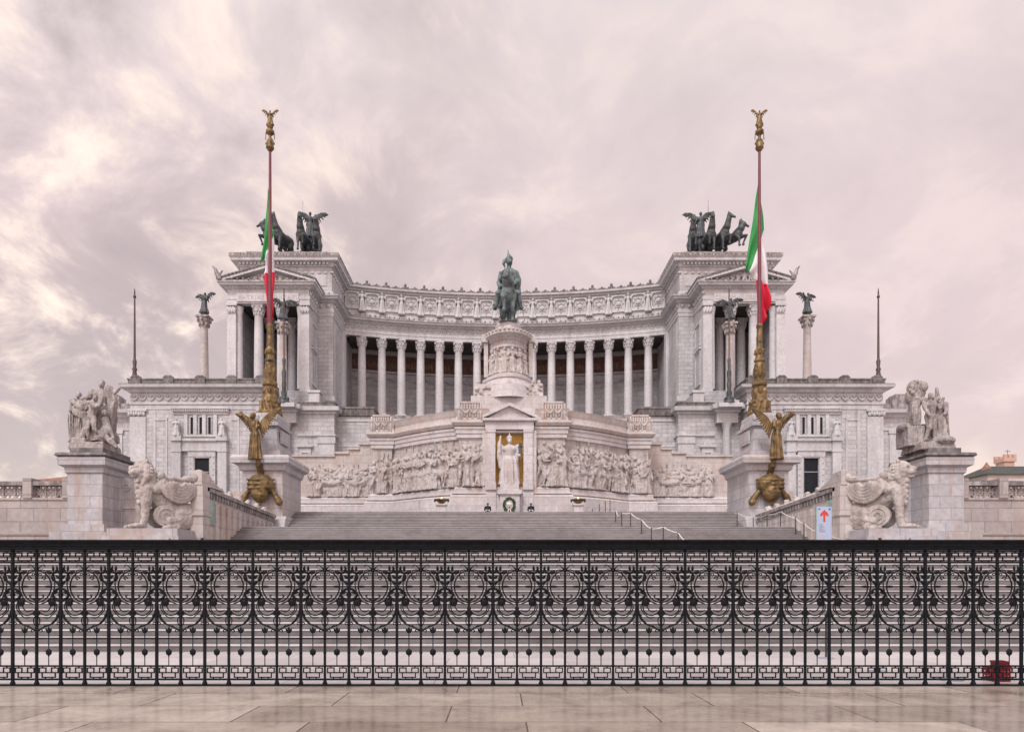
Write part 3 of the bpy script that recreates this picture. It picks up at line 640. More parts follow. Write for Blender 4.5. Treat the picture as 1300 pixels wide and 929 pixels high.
    c.box(36.9, 40.6, 119.6, 121, 29.6, 31.3); c.lathe(38.75, 120.2, [(0.9, 17.9), (0.75, 18.2), (0.72, 22), (0.62, 28.6), (0.85, 29.3), (0.95, 29.6)], 24)
    c.prism([(34.2, 25.5), (37.0, 25.5), (37.0, 25.8), (36.3, 26.0), (36.1, 26.6), (35.6, 27.0), (35.1, 26.6), (34.9, 26.0), (34.2, 25.8)], 'y', 120.5, 121.02)
    c.box(34.6, 36.6, 120.8, 121.02, 22.2, 25.4); c.box(34.5, 36.7, 120.7, 121.02, 21.9, 22.2)
    c.build('podium_trim', M['trim'], B, True, side=s, angle=35)
    c = MB(); c.molding([(24.0, 136), (24.0, 123.2), (30.5, 123.2)], [(0, 31.5), (0.35, 31.6), (0.4, 31.9), (0.15, 31.95), (0.15, 32.8), (0.3, 32.85), (0.3, 33.2), (-0.4, 33.2), (-0.4, 31.5)])
    for i in range(15): c.box(24.2+i*0.42, 24.36+i*0.42, 122.94, 123.06, 32.0, 32.75)
    c.molding(p3[:3], [(0.2, 32.6), (0.2, 33.25), (0.3, 33.3), (0.3, 33.5), (-0.3, 33.5), (-0.3, 32.6)])
    c.build('dark_parapet', M['grime'], B, side=s)
    c = MB(); c.molding([(66, 127.7), (75.0, 127.7), (75.0, 138)], [(1.3, 33.7), (1.3, 33.85), (0.2, 33.9), (0.2, 35.0), (-0.4, 35.0), (-0.4, 33.7)]); c.box(72.0, 75.2, 127.2, 129.5, 33.8, 36.2, 0.05); c.box(72.2, 75.0, 127.3, 129.4, 36.2, 36.7, 0.4)
    c.build('outer_parapet', M['grime2'], B, side=s)
    c = MB(); c.box(33.3, 35.2, 121.6, 123.4, 32.6, 35.4); c.box(33.1, 35.4, 121.4, 123.6, 35.4, 35.8); c.box(24.1, 30.4, 123.1, 123.25, 26.0, 26.4); c.box(24.1, 30.4, 123.05, 123.25, 30.6, 30.9); c.build('parapet_block', M['trim'], B, side=s)
    # windows and doors
    for x in (51.25, 52.78, 54.32):
        f = MB(); f.box(x-0.34, x-0.24, 117.78, 117.98, 27.3, 30.2); f.box(x+0.24, x+0.34, 117.78, 117.98, 27.3, 30.2); f.box(x-0.24, x+0.24, 117.78, 117.98, 30.1, 30.2); W_ = f.build('window', M['trim'], B, side=s)
        f = MB(); f.box(x-0.24, x+0.24, 117.9, 117.97, 27.3, 30.1); f.build('pane', M['glass'], W_, side=s)
    f = MB(); f.box(51.0, 54.05, 117.56, 117.99, 23.003, 23.28); f.box(51.16, 51.3, 117.68, 117.99, 12, 23.0); f.box(53.75, 53.89, 117.68, 117.99, 12, 23.0); f.box(51.2, 53.85, 117.85, 117.93, 20.6, 20.75)
    W_ = f.build('doorway', M['inner'], B, side=s); f = MB(); f.box(51.2, 53.85, 117.94, 117.98, 12, 23.0); f.build('pane', M['glass'], W_, side=s)
    for x, y, z0, z1, hw in ((35.6, 121.0, 22.2, 24.5, 0.55), (68.3, 127.9, 20.5, 25.2, 0.75)):
        f = MB(); f.box(x-hw-0.15, x-hw, y-0.35, y-0.01, z0, z1+0.15); f.box(x+hw, x+hw+0.15, y-0.35, y-0.01, z0, z1+0.15); f.box(x-hw, x+hw, y-0.35, y-0.01, z1, z1+0.15)
        f.box(x-0.04, x+0.04, y-0.12, y-0.08, z0, z1); f.box(x-hw, x+hw, y-0.12, y-0.08, (z0+z1)/2, (z0+z1)/2+0.07)
        W_ = f.build('window', M['trim'], B, side=s); f = MB(); f.box(x-hw, x+hw, y-0.06, y-0.02, z0, z1); f.build('pane', M['glass'], W_, side=s)
    for x in (48.9, 56.75):
        f = MB(); figure(f, at(x, 117.3, 26.7), 3.1, 1.1, ARMS[4], bulk=1.25); f.box(x-0.6, x+0.6, 117.0, 118.0, 26.6, 27.0); fuse(f, 'niche_figure', M['trim'], B, 0.09, side=s)

# ------------------------------------------------------------------ altar wall in front of the podium
A = thing('altar_wall', (0, 74, 8.05), 'long carved marble altar wall with curved wings and central gold niche at the head of the steps', 'altar wall')
def acv(x): 
    t = min(1, max(0, (abs(x)-5.75)/(13.9-5.75))); return 74.9+5.5*(t**1.35)
cur = [5.75+(13.9-5.75)*i/14 for i in range(15)]
HALF = [(2.5, 74.0), (5.75, 74.0)] + [(x, acv(x)) for x in cur] + [(13.9, 79.9), (16.1, 79.9), (16.1, 83.0)]
PATH = [(-x, y) for x, y in HALF[::-1]] + HALF
WALLP = [(-27, 83.0)] + PATH + [(27, 83.0)]
mb = MB(); mb.molding(WALLP, [(0.9, 8.0), (0.9, 10.9), (0.75, 11.05), (0.5, 11.1), (0.5, 11.75), (0.3, 11.95), (0, 12.0), (-1.2, 12.0), (-1.2, 8.0)]); mb.build('plinth', M['altar_lt'], A)
mb = MB(); mb.molding(WALLP, [(1.15, 8.0), (1.15, 8.9), (0.9, 9.0), (0.9, 8.0)]); mb.molding(WALLP, [(0.5, 11.1), (0.72, 11.2), (0.66, 11.36), (0.5, 11.4)]); mb.build('plinth_molding', M['altar'], A)
for hp_ in (HALF, [(-x, y) for x, y in HALF[::-1]]): mb = MB(); mb.molding(hp_, [(0, 12.0), (0, 17.2), (-1.3, 17.2), (-1.3, 12.0)]); mb.build('relief_ground', M['relief'], A)
for hp_ in (HALF, [(-x, y) for x, y in HALF[::-1]]): mb = MB(); mb.molding(hp_, [(0, 17.2), (0.22, 17.3), (0.22, 17.7), (0.32, 17.75), (0.32, 18.15), (0.42, 18.2), (0.45, 18.45), (-1.3, 18.45), (-1.3, 17.2)]); mb.build('upper_band', M['altar_lt'], A)
for hp_ in (HALF, [(-x, y) for x, y in HALF[::-1]]): mb = MB(); mb.molding(hp_, [(0.2, 18.45), (0.55, 18.55), (0.75, 18.85), (0.7, 19.0), (0.35, 19.15), (0.25, 19.6), (0.42, 20.2), (0.5, 20.4), (-1.3, 20.4), (-1.3, 18.45)]); mb.build('curved_cornice', M['altar'], A)
for s in (-1, 1):
    mb = MB()
    for x0, x1, z1 in ((16.1, 17.0, 19.2), (17.0, 18.3, 18.6), (18.3, 19.6, 18.0), (19.6, 21.3, 17.5), (21.3, 27.0, 17.15)):
        mb.box(x0, x1, 83.0, 84.4, 12.0, z1-0.25); mb.box(x0, x1+0.15, 82.8, 84.4, z1-0.25, z1)
    mb.build('stepped_wing', M['altar'], A, side=s)
    mb = MB(); mb.box(26.0, 27.2, 66, 84, 8.0, 10.5); mb.build('return_wall', M['altar'], A, side=s)
# relief figures, fused per panel
def crowd(path, z, h, n, name, s, horses=(), jit=0.12, row2=True, seed=1):
    rr = random.Random(seed); m_ = MB()
    P = [Vector(p) for p in path]; tot = sum((b-a).length for a, b in zip(P, P[1:]))
    def pt(d):
        for a, b in zip(P, P[1:]):
            l = (b-a).length
            if d <= l: return a+(b-a)*(d/l), (b-a)/l
            d -= l
        return P[-1], (P[-1]-P[-2]).normalized()
    for i in range(n):
        p, t = pt(tot*(i+0.5+rr.uniform(-0.2, 0.2))/n); nn = Vector((t.y, -t.x)); q = p+nn*0.12
        hh = h*rr.uniform(0.86, 1.0)
        legs = [((-0.07-rr.random()*0.08, -0.04, 0.28), (-0.10-rr.random()*0.10, 0.0, 0.04)), ((0.06, -0.05, 0.29), (0.12*rr.random(), -0.01, 0.04))]
        figure(m_, at(q.x, q.y, z, math.degrees(math.atan2(nn.y, nn.x))+90+rr.uniform(-50, 50)), hh, 1.0 if rr.random() < 0.6 else 0, ARMS[rr.randrange(5)], legs, (rr.uniform(-1, 1), rr.uniform(-60, 60)), bulk=rr.uniform(0.85, 1.1), ph=rr.random()*6, lean=rr.uniform(-0.2, 0.2), folds=rr.choice((6, 8, 9)))
        if row2:
            p, t = pt(tot*(i+1.0)/n if i < n-1 else tot*0.99); q = p-Vector((t.y, -t.x))*(-0.0)
            m_.ell((q.x, q.y, z+h*rr.uniform(0.92, 1.03)), (0.2, 0.2, 0.26)); m_.cap((q.x, q.y, z+h*0.4), 0.36, (q.x, q.y, z+h*0.84), 0.26)
            if rr.random() < 0.5: m_.cap((q.x, q.y, z+h*0.6), 0.07, (q.x+rr.uniform(-0.5, 0.5), q.y-0.1, z+h*1.18), 0.06)
    for f, dirn in horses:
        p, t = pt(tot*f); nn = Vector((t.y, -t.x)); q = p+nn*0.15; b = lambda u, v, r: ((q.x+t.x*u*dirn, q.y+t.y*u*dirn, z+v), r)
        m_.chain([b(-0.9, 1.7, 0.55), b(0, 1.6, 0.5), b(0.8, 1.8, 0.52), b(1.3, 2.6, 0.33), b(1.55, 3.1, 0.22)]); m_.chain([b(1.5, 3.15, 0.22), b(2.0, 2.6, 0.14)])
        for u in (-1.1, -0.7, 0.7, 1.05): m_.chain([b(u, 1.5, 0.26), b(u+0.15, 0.8, 0.14), b(u, 0.05, 0.13)])
    return fuse(m_, name, M['relief'], A, 0.06, disp=0.09, dscale=2.6, stretch=(1, 1, 0.6), dec=0.6)
for s in (-1, 1):
    q = [(x, y) for x, y in HALF]
    def mir(pp): return pp if s > 0 else [(-x, y) for x, y in pp[::-1]]
    crowd(mir([(3.0, 74.0), (5.7, 74.0)]), 12.0, 4.6, 5, 'relief', s, seed=3+s)
    crowd(mir([(x, acv(x)) for x in cur]), 12.0, 4.4, 24, 'relief', s, horses=((0.3, s), (0.55, -s), (0.8, s)), seed=11+s)
    crowd(mir([(14.0, 79.9), (16.1, 79.9)]), 12.0, 4.0, 4, 'relief', s, seed=21+s)
    crowd(mir([(16.3, 83.0), (24.4, 83.0)]), 12.0, 3.4, 22, 'relief', s, horses=((0.35, -s), (0.7, s)), seed=31+s)
    # garlanded altar blocks crowning the piers
    for x0, x1, y0, zb in ((3.35, 5.7, 73.6, 19.9), (14.0, 16.2, 79.5, 19.9)):
        mb = MB(); mb.box(x0+0.2, x1-0.2, y0+0.2, y0+2.2, 19.0, zb+1.1); mb.box(x0+0.1, x1-0.1, y0+0.1, y0+2.3, zb+1.1, zb+1.3); mb.box(x0-0.1, x1+0.1, y0, y0+2.4, 19.0, 19.25)
        for i in range(7): mb.cap((x0+0.3+i*(x1-x0-0.6)/6, y0+0.12, zb-0.5+0.25*(i % 2)), 0.16, (x0+0.3+i*(x1-x0-0.6)/6, y0+0.1, zb+0.9), 0.12, 6)
        mb.tube([(x0+0.3+(x1-x0-0.6)*k/8, y0+0.05, zb+0.5-0.5*math.sin(math.pi*((k/8*2) % 1))) for k in range(9)], 0.15, 6)
        for x in (x0, x1): mb.chain([((x, y0+0.2, 19.3), 0.25), ((x, y0+0.15, zb+0.3), 0.2), ((x, y0+0.2, zb+1.0), 0.13)], 7)
        mb.build('garland_block', M['altar'], A, True, side=s)
# central aedicule with the gold niche
ax = -0.25
mb = MB(); mb.box(ax-2.9, ax-1.5, 73.4, 75.2, 8.0, 18.0); mb.box(ax+1.5, ax+2.9, 73.4, 75.2, 8.0, 18.0); mb.box(ax-1.5, ax+1.5, 73.4, 75.2, 17.75, 18.0); mb.box(ax-1.5, ax+1.5, 73.42, 75.2, 8.0, 11.9)
for q in (-1, 1):
    mb.box(ax+q*2.0-0.48, ax+q*2.0+0.48, 73.15, 73.6, 12.4, 17.75); mb.box(ax+q*2.0-0.56, ax+q*2.0+0.56, 73.05, 73.6, 11.6, 12.4); mb.box(ax+q*2.0-0.54, ax+q*2.0+0.54, 73.08, 73.6, 17.75, 18.05)
    mb.box(ax+q*2.0-0.56, ax+q*2.0+0.56, 73.0, 73.6, 8.0, 11.3)
mb.box(ax-2.6, ax+2.6, 73.1, 75.2, 18.05, 18.85); mb.box(ax-2.9, ax+2.9, 72.75, 75.4, 18.95, 19.2); mb.box(ax-2.7, ax+2.7, 72.95, 75.2, 18.85, 18.95)
mb.prism([(ax-2.5, 19.2), (ax+2.5, 19.2), (ax, 20.6)], 'y', 73.2, 75.3)
for q in (-1, 1): mb.prism([(ax+q*2.9, 19.2), (ax, 20.5), (ax, 20.85), (ax+q*2.9, 19.5)], 'y', 72.75, 75.4)
mb.box(ax-3.1, ax+3.1, 73.7, 75.4, 19.2, 20.5)
mb.build('aedicule', M['altar_lt'], A)
mb = MB(); mb.box(ax-1.5, ax+1.5, 74.5, 74.7, 11.9, 17.75); mb.build('niche_mosaic', M['mosaic'], A)
mb = MB(); mb.box(ax-1.05, ax+1.05, 72.3, 74.0, 8.0, 11.0); mb.box(ax-1.25, ax+1.25, 72.1, 74.0, 11.0, 11.5); mb.box(ax-1.0, ax+1.0, 72.6, 74.3, 11.5, 12.25); mb.prism([(ax-1.9, 8.04), (ax+1.9, 8.04), (ax+1.05, 9.3), (ax-1.05, 9.3)], 'y', 72.5, 73.2); mb.build('statue_plinth', M['altar_lt'], A)

# goddess in the niche
G = thing('goddess_statue', (ax, 73.4, 12.25), 'white marble robed goddess standing upright in the gold niche of the altar', 'statue')
m_ = MB(); figure(m_, at(ax, 73.45, 12.2), 5.05, 0.85, [((-0.21, 0.0, 0.62), (-0.22, -0.08, 0.66)), ((0.20, 0.0, 0.62), (0.21, -0.1, 0.60))], bulk=1.45, folds=9)
m_.ell((ax, 73.4, 17.15), (0.33, 0.3, 0.3)); m_.cap((ax, 73.4, 17.3), 0.12, (ax, 73.4, 17.75), 0.07)
m_.chain([((ax+0.75, 73.5, 15.6), 0.3), ((ax+0.72, 73.5, 14.6), 0.26), ((ax+0.62, 73.5, 13.8), 0.14)]); m_.chain([((ax-0.75, 73.5, 15.7), 0.3), ((ax-0.7, 73.5, 14.6), 0.22)])
fuse(m_, 'figure', M['altar_lt'], G, 0.05, disp=0.03, dscale=3, stretch=(1, 1, 0.3))
m_ = MB(); m_.chain([((ax-1.05, 73.2, 14.0), 0.12), ((ax-1.1, 73.2, 15.2), 0.28), ((ax-1.1, 73.2, 16.4), 0.24), ((ax-0.95, 73.2, 17.3), 0.1)]); m_.chain([((ax-0.9, 73.2, 13.9), 0.12), ((ax-0.95, 73.2, 15.2), 0.2)]); fuse(m_, 'banner', M['altar_lt'], G, 0.05, disp=0.04, dscale=3)
m_ = MB(); figure(m_, at(ax+1.15, 73.2, 15.3), 1.25, 1.0, bulk=1.2); m_.box(ax+1.02, ax+1.28, 73.1, 73.3, 16.4, 16.6); fuse(m_, 'victory_statuette', M['bronze_dk'], G, 0.045)

# ------------------------------------------------------------------ round pedestal and equestrian statue
Q = thing('statue_pedestal', (0, 100, 20), 'round marble pedestal with carved figures rising behind the altar under the mounted statue', 'pedestal')
mb = MB(); mb.box(-5.2, 5.2, 93.6, 106, 8.0, 27.2); mb.box(-4.75, 4.75, 94.2, 106, 27.2, 29.0); mb.build('block', M['altar_lt'], Q)
mb = MB(); mb.lathe(0, 100, [(4.9, 27), (4.7, 28.8), (3.9, 29.2), (3.6, 30.1), (3.75, 30.2), (3.75, 30.6), (3.3, 30.9), (2.85, 31.2), (2.8, 34.6), (3.0, 34.75), (2.9, 35.6), (3.15, 35.8), (3.3, 36.1), (3.75, 36.35), (3.8, 36.9), (3.5, 37.1), (2.6, 37.25), (2.5, 37.6), (1.9, 37.75), (1.85, 38.45), (1.95, 38.55), (1.9, 38.8)], 64, 1.45); mb.build('drum', M['altar_lt'], Q, True, angle=35)
mb = MB()
for q in (-1, 1): mc = MB(); mc.box(q*3.35-0.45, q*3.35+0.45, 97.4, 100, 35.9, 37.0); mc.box(q*3.2-0.3, q*3.2+0.3, 97.7, 100, 31, 35.9); mc.build('console', M['altar'], Q)
for i in range(40):
    a = 2*math.pi*i/40; mb.ell((2.95*math.cos(a), 100+4.25*math.sin(a), 35.35), (0.15, 0.15, 0.3), (0, 0, 0), 6); mb.ell((3.8*math.cos(a), 100+5.5*math.sin(a), 36.75), (0.2, 0.2, 0.16), (0, 0, 0), 6)
mb.build('leaf_moldings', M['altar'], Q, True, angle=40)
m_ = MB()
for i in range(18):
    a = 2*math.pi*(i+0.5)/18+math.pi/18; nx, ny = math.cos(a)/1.0, math.sin(a)/1.45; r_ = math.degrees(math.atan2(ny, nx))+90
    figure(m_, at(2.95*math.cos(a), 100+4.28*math.sin(a), 30.95, r_), 3.7, 1.0, ARMS[(i*3) % 5], bulk=1.15, ph=i*1.3, head=(0, (i*37) % 60-30))
fuse(m_, 'carved_figures', M['relief'], Q, 0.07, disp=0.09, dscale=2.2, stretch=(1, 1, 0.6))
m_ = MB(); rr = random.Random(5)
for i in range(60): m_.ell((rr.uniform(-4.6, 4.6), 94.05, rr.uniform(27.4, 28.9)), (rr.uniform(0.15, 0.35), 0.16, rr.uniform(0.12, 0.3)), (0, rr.uniform(0, 3), 0), 8)
m_.ell((0, 93.8, 28.9), (0.4, 0.3, 0.55)); m_.cap((-0.7, 93.9, 28.5), 0.25, (0, 93.9, 29.3), 0.2); m_.cap((0.7, 93.9, 28.5), 0.25, (0, 93.9, 29.3), 0.2)
for x in (-4.2, -3.4, 3.4, 4.2): m_.ell((x, 94.6, 29.3), (0.3, 0.3, 0.4), (0, 0, 0), 8)
fuse(m_, 'trophy_relief', M['relief'], Q, 0.08, dec=0.6)

def horse(mb, Mx, u, yaw=0, raise_l=0, raise_r=0, neck=1.0, tail=True, walk=0.0, seg=12):
    # withers height = u; faces -y
    old = mb.X; mb.X = old @ Mx @ Matrix.Scale(u, 4)
    mb.chain([((0, 0.48, 0.80), 0.20), ((0, 0.30, 0.82), 0.235), ((0, 0, 0.76), 0.225), ((0, -0.30, 0.76), 0.235), ((0, -0.48, 0.80), 0.19)], seg)
    mb.ell((0.12, 0.45, 0.78), (0.13, 0.2, 0.22)); mb.ell((-0.12, 0.45, 0.78), (0.13, 0.2, 0.22)); mb.ell((0, -0.47, 0.72), (0.2, 0.16, 0.2))
    y = math.sin(R(yaw)); c = math.cos(R(yaw)); n1 = (0.05*y, -0.60, 1.02); n2 = (0.12*y, -0.70, 1.22*neck); n3 = (0.18*y, -0.74*c-0.02, 1.40*neck)
    mb.chain([((0, -0.42, 0.88), 0.205), (n1, 0.165), (n2, 0.125), (n3, 0.10)], seg)
    h0 = Vector(n3); f = Vector((y, -c, -0.75)).normalized()
    mb.chain([(h0+Vector((0, 0, 0.02)), 0.092), (h0+f*0.14, 0.085), (h0+f*0.28, 0.058), (h0+f*0.36, 0.056)], 10)
    sd_ = Vector((c, y, 0))
    for q in (-1, 1):
        mb.cap(h0+sd_*0.05*q+Vector((0, 0.02, 0.07)), 0.03, h0+sd_*0.065*q+Vector((0, 0.0, 0.17)), 0.012, 6)
    for t in range(7):
        p = Vector(n1).lerp(Vector(n3), t/6)+Vector((0, 0.12-0.05*t/6, 0.05+0.05*t/6)); mb.ell(p, (0.035, 0.07, 0.09), (0.4, 0, 0), 6)
    for q, rs in ((-1, raise_l), (1, raise_r)):
        if rs: kn = (q*0.13, -0.60-0.22*rs, 0.52+0.12*rs); ft = (q*0.12, -0.62-0.04*rs, 0.26+0.12*rs); ho = (q*0.12, -0.64, 0.20+0.1*rs)
        else: kn = (q*0.12, -0.50+0.04*walk, 0.40); ft = (q*0.12, -0.50+0.10*walk, 0.12); ho = (q*0.12, -0.53+0.10*walk, 0.045)
        mb.chain([((q*0.13, -0.45, 0.72), 0.115), (kn, 0.062), (ft, 0.042), (ho, 0.055)], 9); mb.ell((ho[0], ho[1]-0.02, ho[2]), (0.06, 0.075, 0.045), (0, 0, 0), 8)
        w2 = walk*(-q)*0.12
        mb.chain([((q*0.13, 0.44, 0.72), 0.15), ((q*0.135, 0.36+w2, 0.52), 0.10), ((q*0.13, 0.56+w2, 0.34), 0.058), ((q*0.13, 0.51+w2, 0.12), 0.042), ((q*0.13, 0.48+w2, 0.045), 0.055)], 9); mb.ell((q*0.13, 0.46+w2, 0.045), (0.06, 0.075, 0.045), (0, 0, 0), 8)
    if tail: mb.chain([((0, 0.66, 0.88), 0.05), ((0.02, 0.80, 0.74), 0.075), ((0.03, 0.84, 0.48), 0.07), ((0.0, 0.80, 0.24), 0.035)], 8)
    mb.X = old
E = thing('equestrian_statue', (0, 100, 38.8), 'dark green bronze rider in plumed helmet on a walking horse, on the round central pedestal', 'statue')
m_ = MB(); m_.box(-1.3, 1.3, 96.9, 103.2, 38.78, 38.92); horse(m_, at(0, 100, 38.9), 5.2, yaw=-14, raise_l=0.5, walk=0.8, neck=0.86)
fuse(m_, 'horse', M['bronze'], E, 0.075, disp=0.03, dscale=1.4)
m_ = MB(); rz = 43.3
m_.chain([((0, 100.2, rz+0.5), 1.05), ((0, 100.1, rz+1.6), 0.95), ((0.05, 100.0, rz+3.1), 1.05)]); m_.ell((0.05, 100, rz+3.6), (1.12, 0.8, 0.7))
m_.cap((0.1, 99.9, rz+4.2), 0.38, (0.15, 99.8, rz+4.7), 0.36); m_.ell((0.2, 99.7, rz+5.15), (0.52, 0.6, 0.68)); m_.ell((0.3, 99.2, rz+4.95), (0.25, 0.25, 0.3))
m_.ell((0.15, 99.8, rz+5.5), (0.62, 0.7, 0.55)); m_.cap((0.15, 99.9, rz+5.9), 0.4, (0.05, 99.9, rz+6.3), 0.2); m_.cap((0.05, 99.9, rz+6.3), 0.14, (-0.05, 99.9, rz+7.0), 0.07); m_.chain([((-0.5, 99.8, rz+5.4), 0.2), ((-0.62, 99.8, rz+4.9), 0.22), ((-0.5, 99.9, rz+4.5), 0.15)])
for q in (-1, 1):   # thighs, boots
    m_.chain([((q*0.7, 100.1, rz+0.6), 0.72), ((q*1.45, 99.2, rz+0.3), 0.48), ((q*1.7, 99.5, rz-0.9), 0.34), ((q*1.85, 99.6, rz-1.6), 0.22)]); m_.cap((q*1.85, 99.7, rz-1.7), 0.24, (q*2.1, 98.9, rz-1.9), 0.19)
m_.chain([((-1.0, 100, rz+3.5), 0.42), ((-1.4, 99.9, rz+2.2), 0.33), ((-1.2, 99.2, rz+1.3), 0.26), ((-0.7, 98.7, rz+1.4), 0.22)])
m_.chain([((1.05, 100, rz+3.6), 0.48), ((1.35, 100, rz+2.4), 0.4), ((0.8, 99.2, rz+1.7), 0.26)])
m_.chain([((1.1, 100.3, rz+3.6), 0.55), ((1.35, 100.6, rz+2.2), 0.55), ((1.3, 101.2, rz+0.2), 0.6), ((1.3, 101.6, rz-1.0), 0.35)]); m_.chain([((-0.9, 100.5, rz+3.2), 0.4), ((-1.1, 101, rz+1.4), 0.45), ((-1.2, 101.4, rz-0.6), 0.45)])
for i in range(5): m_.tube([(0.9+0.16*i, 99.75, rz+3.9-0.1*i), (1.2+0.14*i, 99.8, rz+2.6), (1.0+0.2*i, 100.2, rz+0.6)], 0.09, 6)

m_.cap((2.0, 100.0, rz-1.0), 0.08, (2.4, 100.2, rz-3.4), 0.06)
m_.ell((0, 100.3, rz+0.1), (1.3, 1.6, 0.75))
fuse(m_, 'rider', M['bronze'], E, 0.06, disp=0.11, dscale=1.5, stretch=(1, 1, 0.5))

# ------------------------------------------------------------------ quadrigas on the temple roofs
for s in (-1, 1):
    QD = thing('quadriga', (s*40.8, 133, 64.75), 'dark bronze four-horse chariot with winged charioteer on the %s temple roof' % ('left' if s < 0 else 'right'), 'quadriga', 'chariot groups on the temple roofs')
    XS = (36.3, 39.2, 41.3, 43.5) if s > 0 else (36.7, 39.1, 43.0, 44.6)
    for i, (x, yw, rz_, rl, rr_, nk, y) in enumerate(((36.2, 8, -14, 0, 0.5, 1.0, 0.6), (39.4, -5, -2, 0.5, 0, 1.04, 0), (42.1, 20, 14, 0, 0.6, 1.06, 0), (44.6, 45, 30, 0.2, 1.0, 0.96, 0.4))):
        m_ = MB(); horse(m_, at(XS[i], 132.0+y, 64.75, rz_), 4.25, yaw=yw, raise_l=rl, raise_r=rr_, neck=nk)
        fuse(m_, 'horse', M['bronze_dk'], QD, 0.09, side=s)
    m_ = MB(); m_.lathe(38.8, 135.5, [(1.2, 65.9), (1.35, 66.2), (1.4, 67.8), (1.5, 68.0)], 24); m_.box(37.6, 40.0, 134.6, 136.6, 65.4, 66.0)
    for q in (37.2, 40.4): m_.prism([(135.5+1.3*math.cos(R(a)), 66.0+1.25*math.sin(R(a))) for a in range(0, 360, 20)], 'x', q-0.12, q+0.12)
    m_.build('chariot', M['bronze_dk'], QD, True, side=s)
    m_ = MB(); ft = at(38.5, 134.6, 69.3, 0); m_.box(37.9, 39.1, 134.0, 135.4, 66.2, 69.3, 0.1, 0.1)
    figure(m_, ft, 5.2, 1.2, [((-0.18, -0.05, 0.66), (-0.28, -0.05, 0.58)), ((0.20, -0.05, 0.74), (0.24, -0.1, 0.92))], bulk=1.15)
    wing(m_, ft, 5.2, [(-0.06, 0.06, 0.74), (-0.20, 0.10, 0.88), (-0.36, 0.10, 0.98), (-0.56, 0.08, 0.98)], [(-0.1, 0, -1), (-0.9, 0, -0.35)], (0.40, 0.12), nf=8)
    wing(m_, ft, 5.2, [(0.06, 0.06, 0.74), (0.14, 0.10, 0.90), (0.24, 0.10, 0.98), (0.40, 0.06, 1.0)], [(0.1, 0, -1), (0.8, 0, -0.3)], (0.34, 0.1), nf=7)
    m_.cap((39.8, 134.0, 72.4), 0.07, (39.8, 134.0, 76.6), 0.06); m_.tube([(36.9+0.35*math.cos(a), 134.2, 72.2+0.35*math.sin(a)) for a in [2*math.pi*k/12 for k in range(13)]], 0.09, 5)
    fuse(m_, 'winged_charioteer', M['bronze_dk'], QD, 0.09, side=s, disp=0.04, dscale=1.5)

# ------------------------------------------------------------------ columns carrying winged statues
def vic_column(x, y, z0, z1, r, label, s, fig_h, flab, turn):
    V_ = thing('victory_column', (x, y, z0), label, 'column', 'columns carrying winged statues')
    mb = MB(); mb.lathe(x, y, [(r*1.15, z0+1.1), (r, z0+1.6), (r*1.0, z0+5), (r*0.82, z1-2.3), (r*0.86, z1-2.2)], 24, 1, 20, 0.05); mb.build('shaft', M['altar'], V_, True)
    mb = MB(); mb.box(x-r*1.7, x+r*1.7, y-r*1.7, y+r*1.7, z0, z0+0.7); mb.lathe(x, y, [(r*1.5, z0+0.7), (r*1.5, z0+0.95), (r*1.2, z0+1.1)], 20); mb.build('base', M['trim'], V_, True)
    mb = MB(); mb.lathe(x, y, [(r*0.86, z1-2.2), (r*0.95, z1-1.6), (r*1.5, z1-0.35), (r*1.5, z1-0.3)], 16)
    for i in range(8):
        a = 2*math.pi*i/8; mb.ell((x+r*1.1*math.cos(a), y+r*1.1*math.sin(a), z1-1.55), (0.22, 0.22, 0.4), (0, 0, 0), 6); mb.ell((x+r*1.45*math.cos(a), y+r*1.45*math.sin(a), z1-0.75), (0.25, 0.25, 0.28), (0, 0, 0), 6)
    mb.box(x-r*1.5, x+r*1.5, y-r*1.5, y+r*1.5, z1-0.32, z1); mb.build('capital', M['statue'], V_, True)
    F = thing('winged_statue', (x, y, z1), flab, 'statue', 'winged figures on the columns'); mf = at(x, y, z1+0.7, turn)
    m_ = MB(); m_.ell((x, y, z1+0.4), (0.5, 0.5, 0.45)); figure(m_, mf, fig_h, 1.15, [((-0.20, -0.05, 0.80), (-0.30, -0.06, 0.95)), ((0.19, -0.05, 0.66), (0.26, -0.12, 0.60))], bulk=1.2, lean=0.15)
    for q in (-1, 1): wing(m_, mf, fig_h, [(q*0.06, 0.06, 0.76), (q*0.18, 0.10, 0.92), (q*0.34, 0.10, 0.98), (q*0.52, 0.08, 0.93)], [(q*0.1, 0, -1), (q*0.85, 0, -0.4)], (0.38, 0.12), nf=7)
    fuse(m_, 'figure', M['bronze_dk'], F, 0.08)
vic_column(-57.4, 130, 36, 52.1, 0.82, 'tall marble column standing alone left of the left temple', -1, 3.9, 'dark bronze winged figure on the lone column left of the left temple', -20)
vic_column(57.4, 130, 36, 52.1, 0.82, 'tall marble column standing alone right of the right temple', 1, 3.9, 'dark bronze winged figure on the lone column right of the right temple', 20)
vic_column(-39.2, 119.8, 32.6, 47.0, 0.72, 'marble column in front of the left temple, beside the flagpole', -1, 3.7, 'greenish bronze winged figure in front of the left temple columns', 15)
vic_column(39.2, 119.8, 32.6, 47.0, 0.72, 'marble column in front of the right temple, beside a dark lance pole', 1, 3.7, 'greenish bronze winged figure in front of the right temple columns', -15)
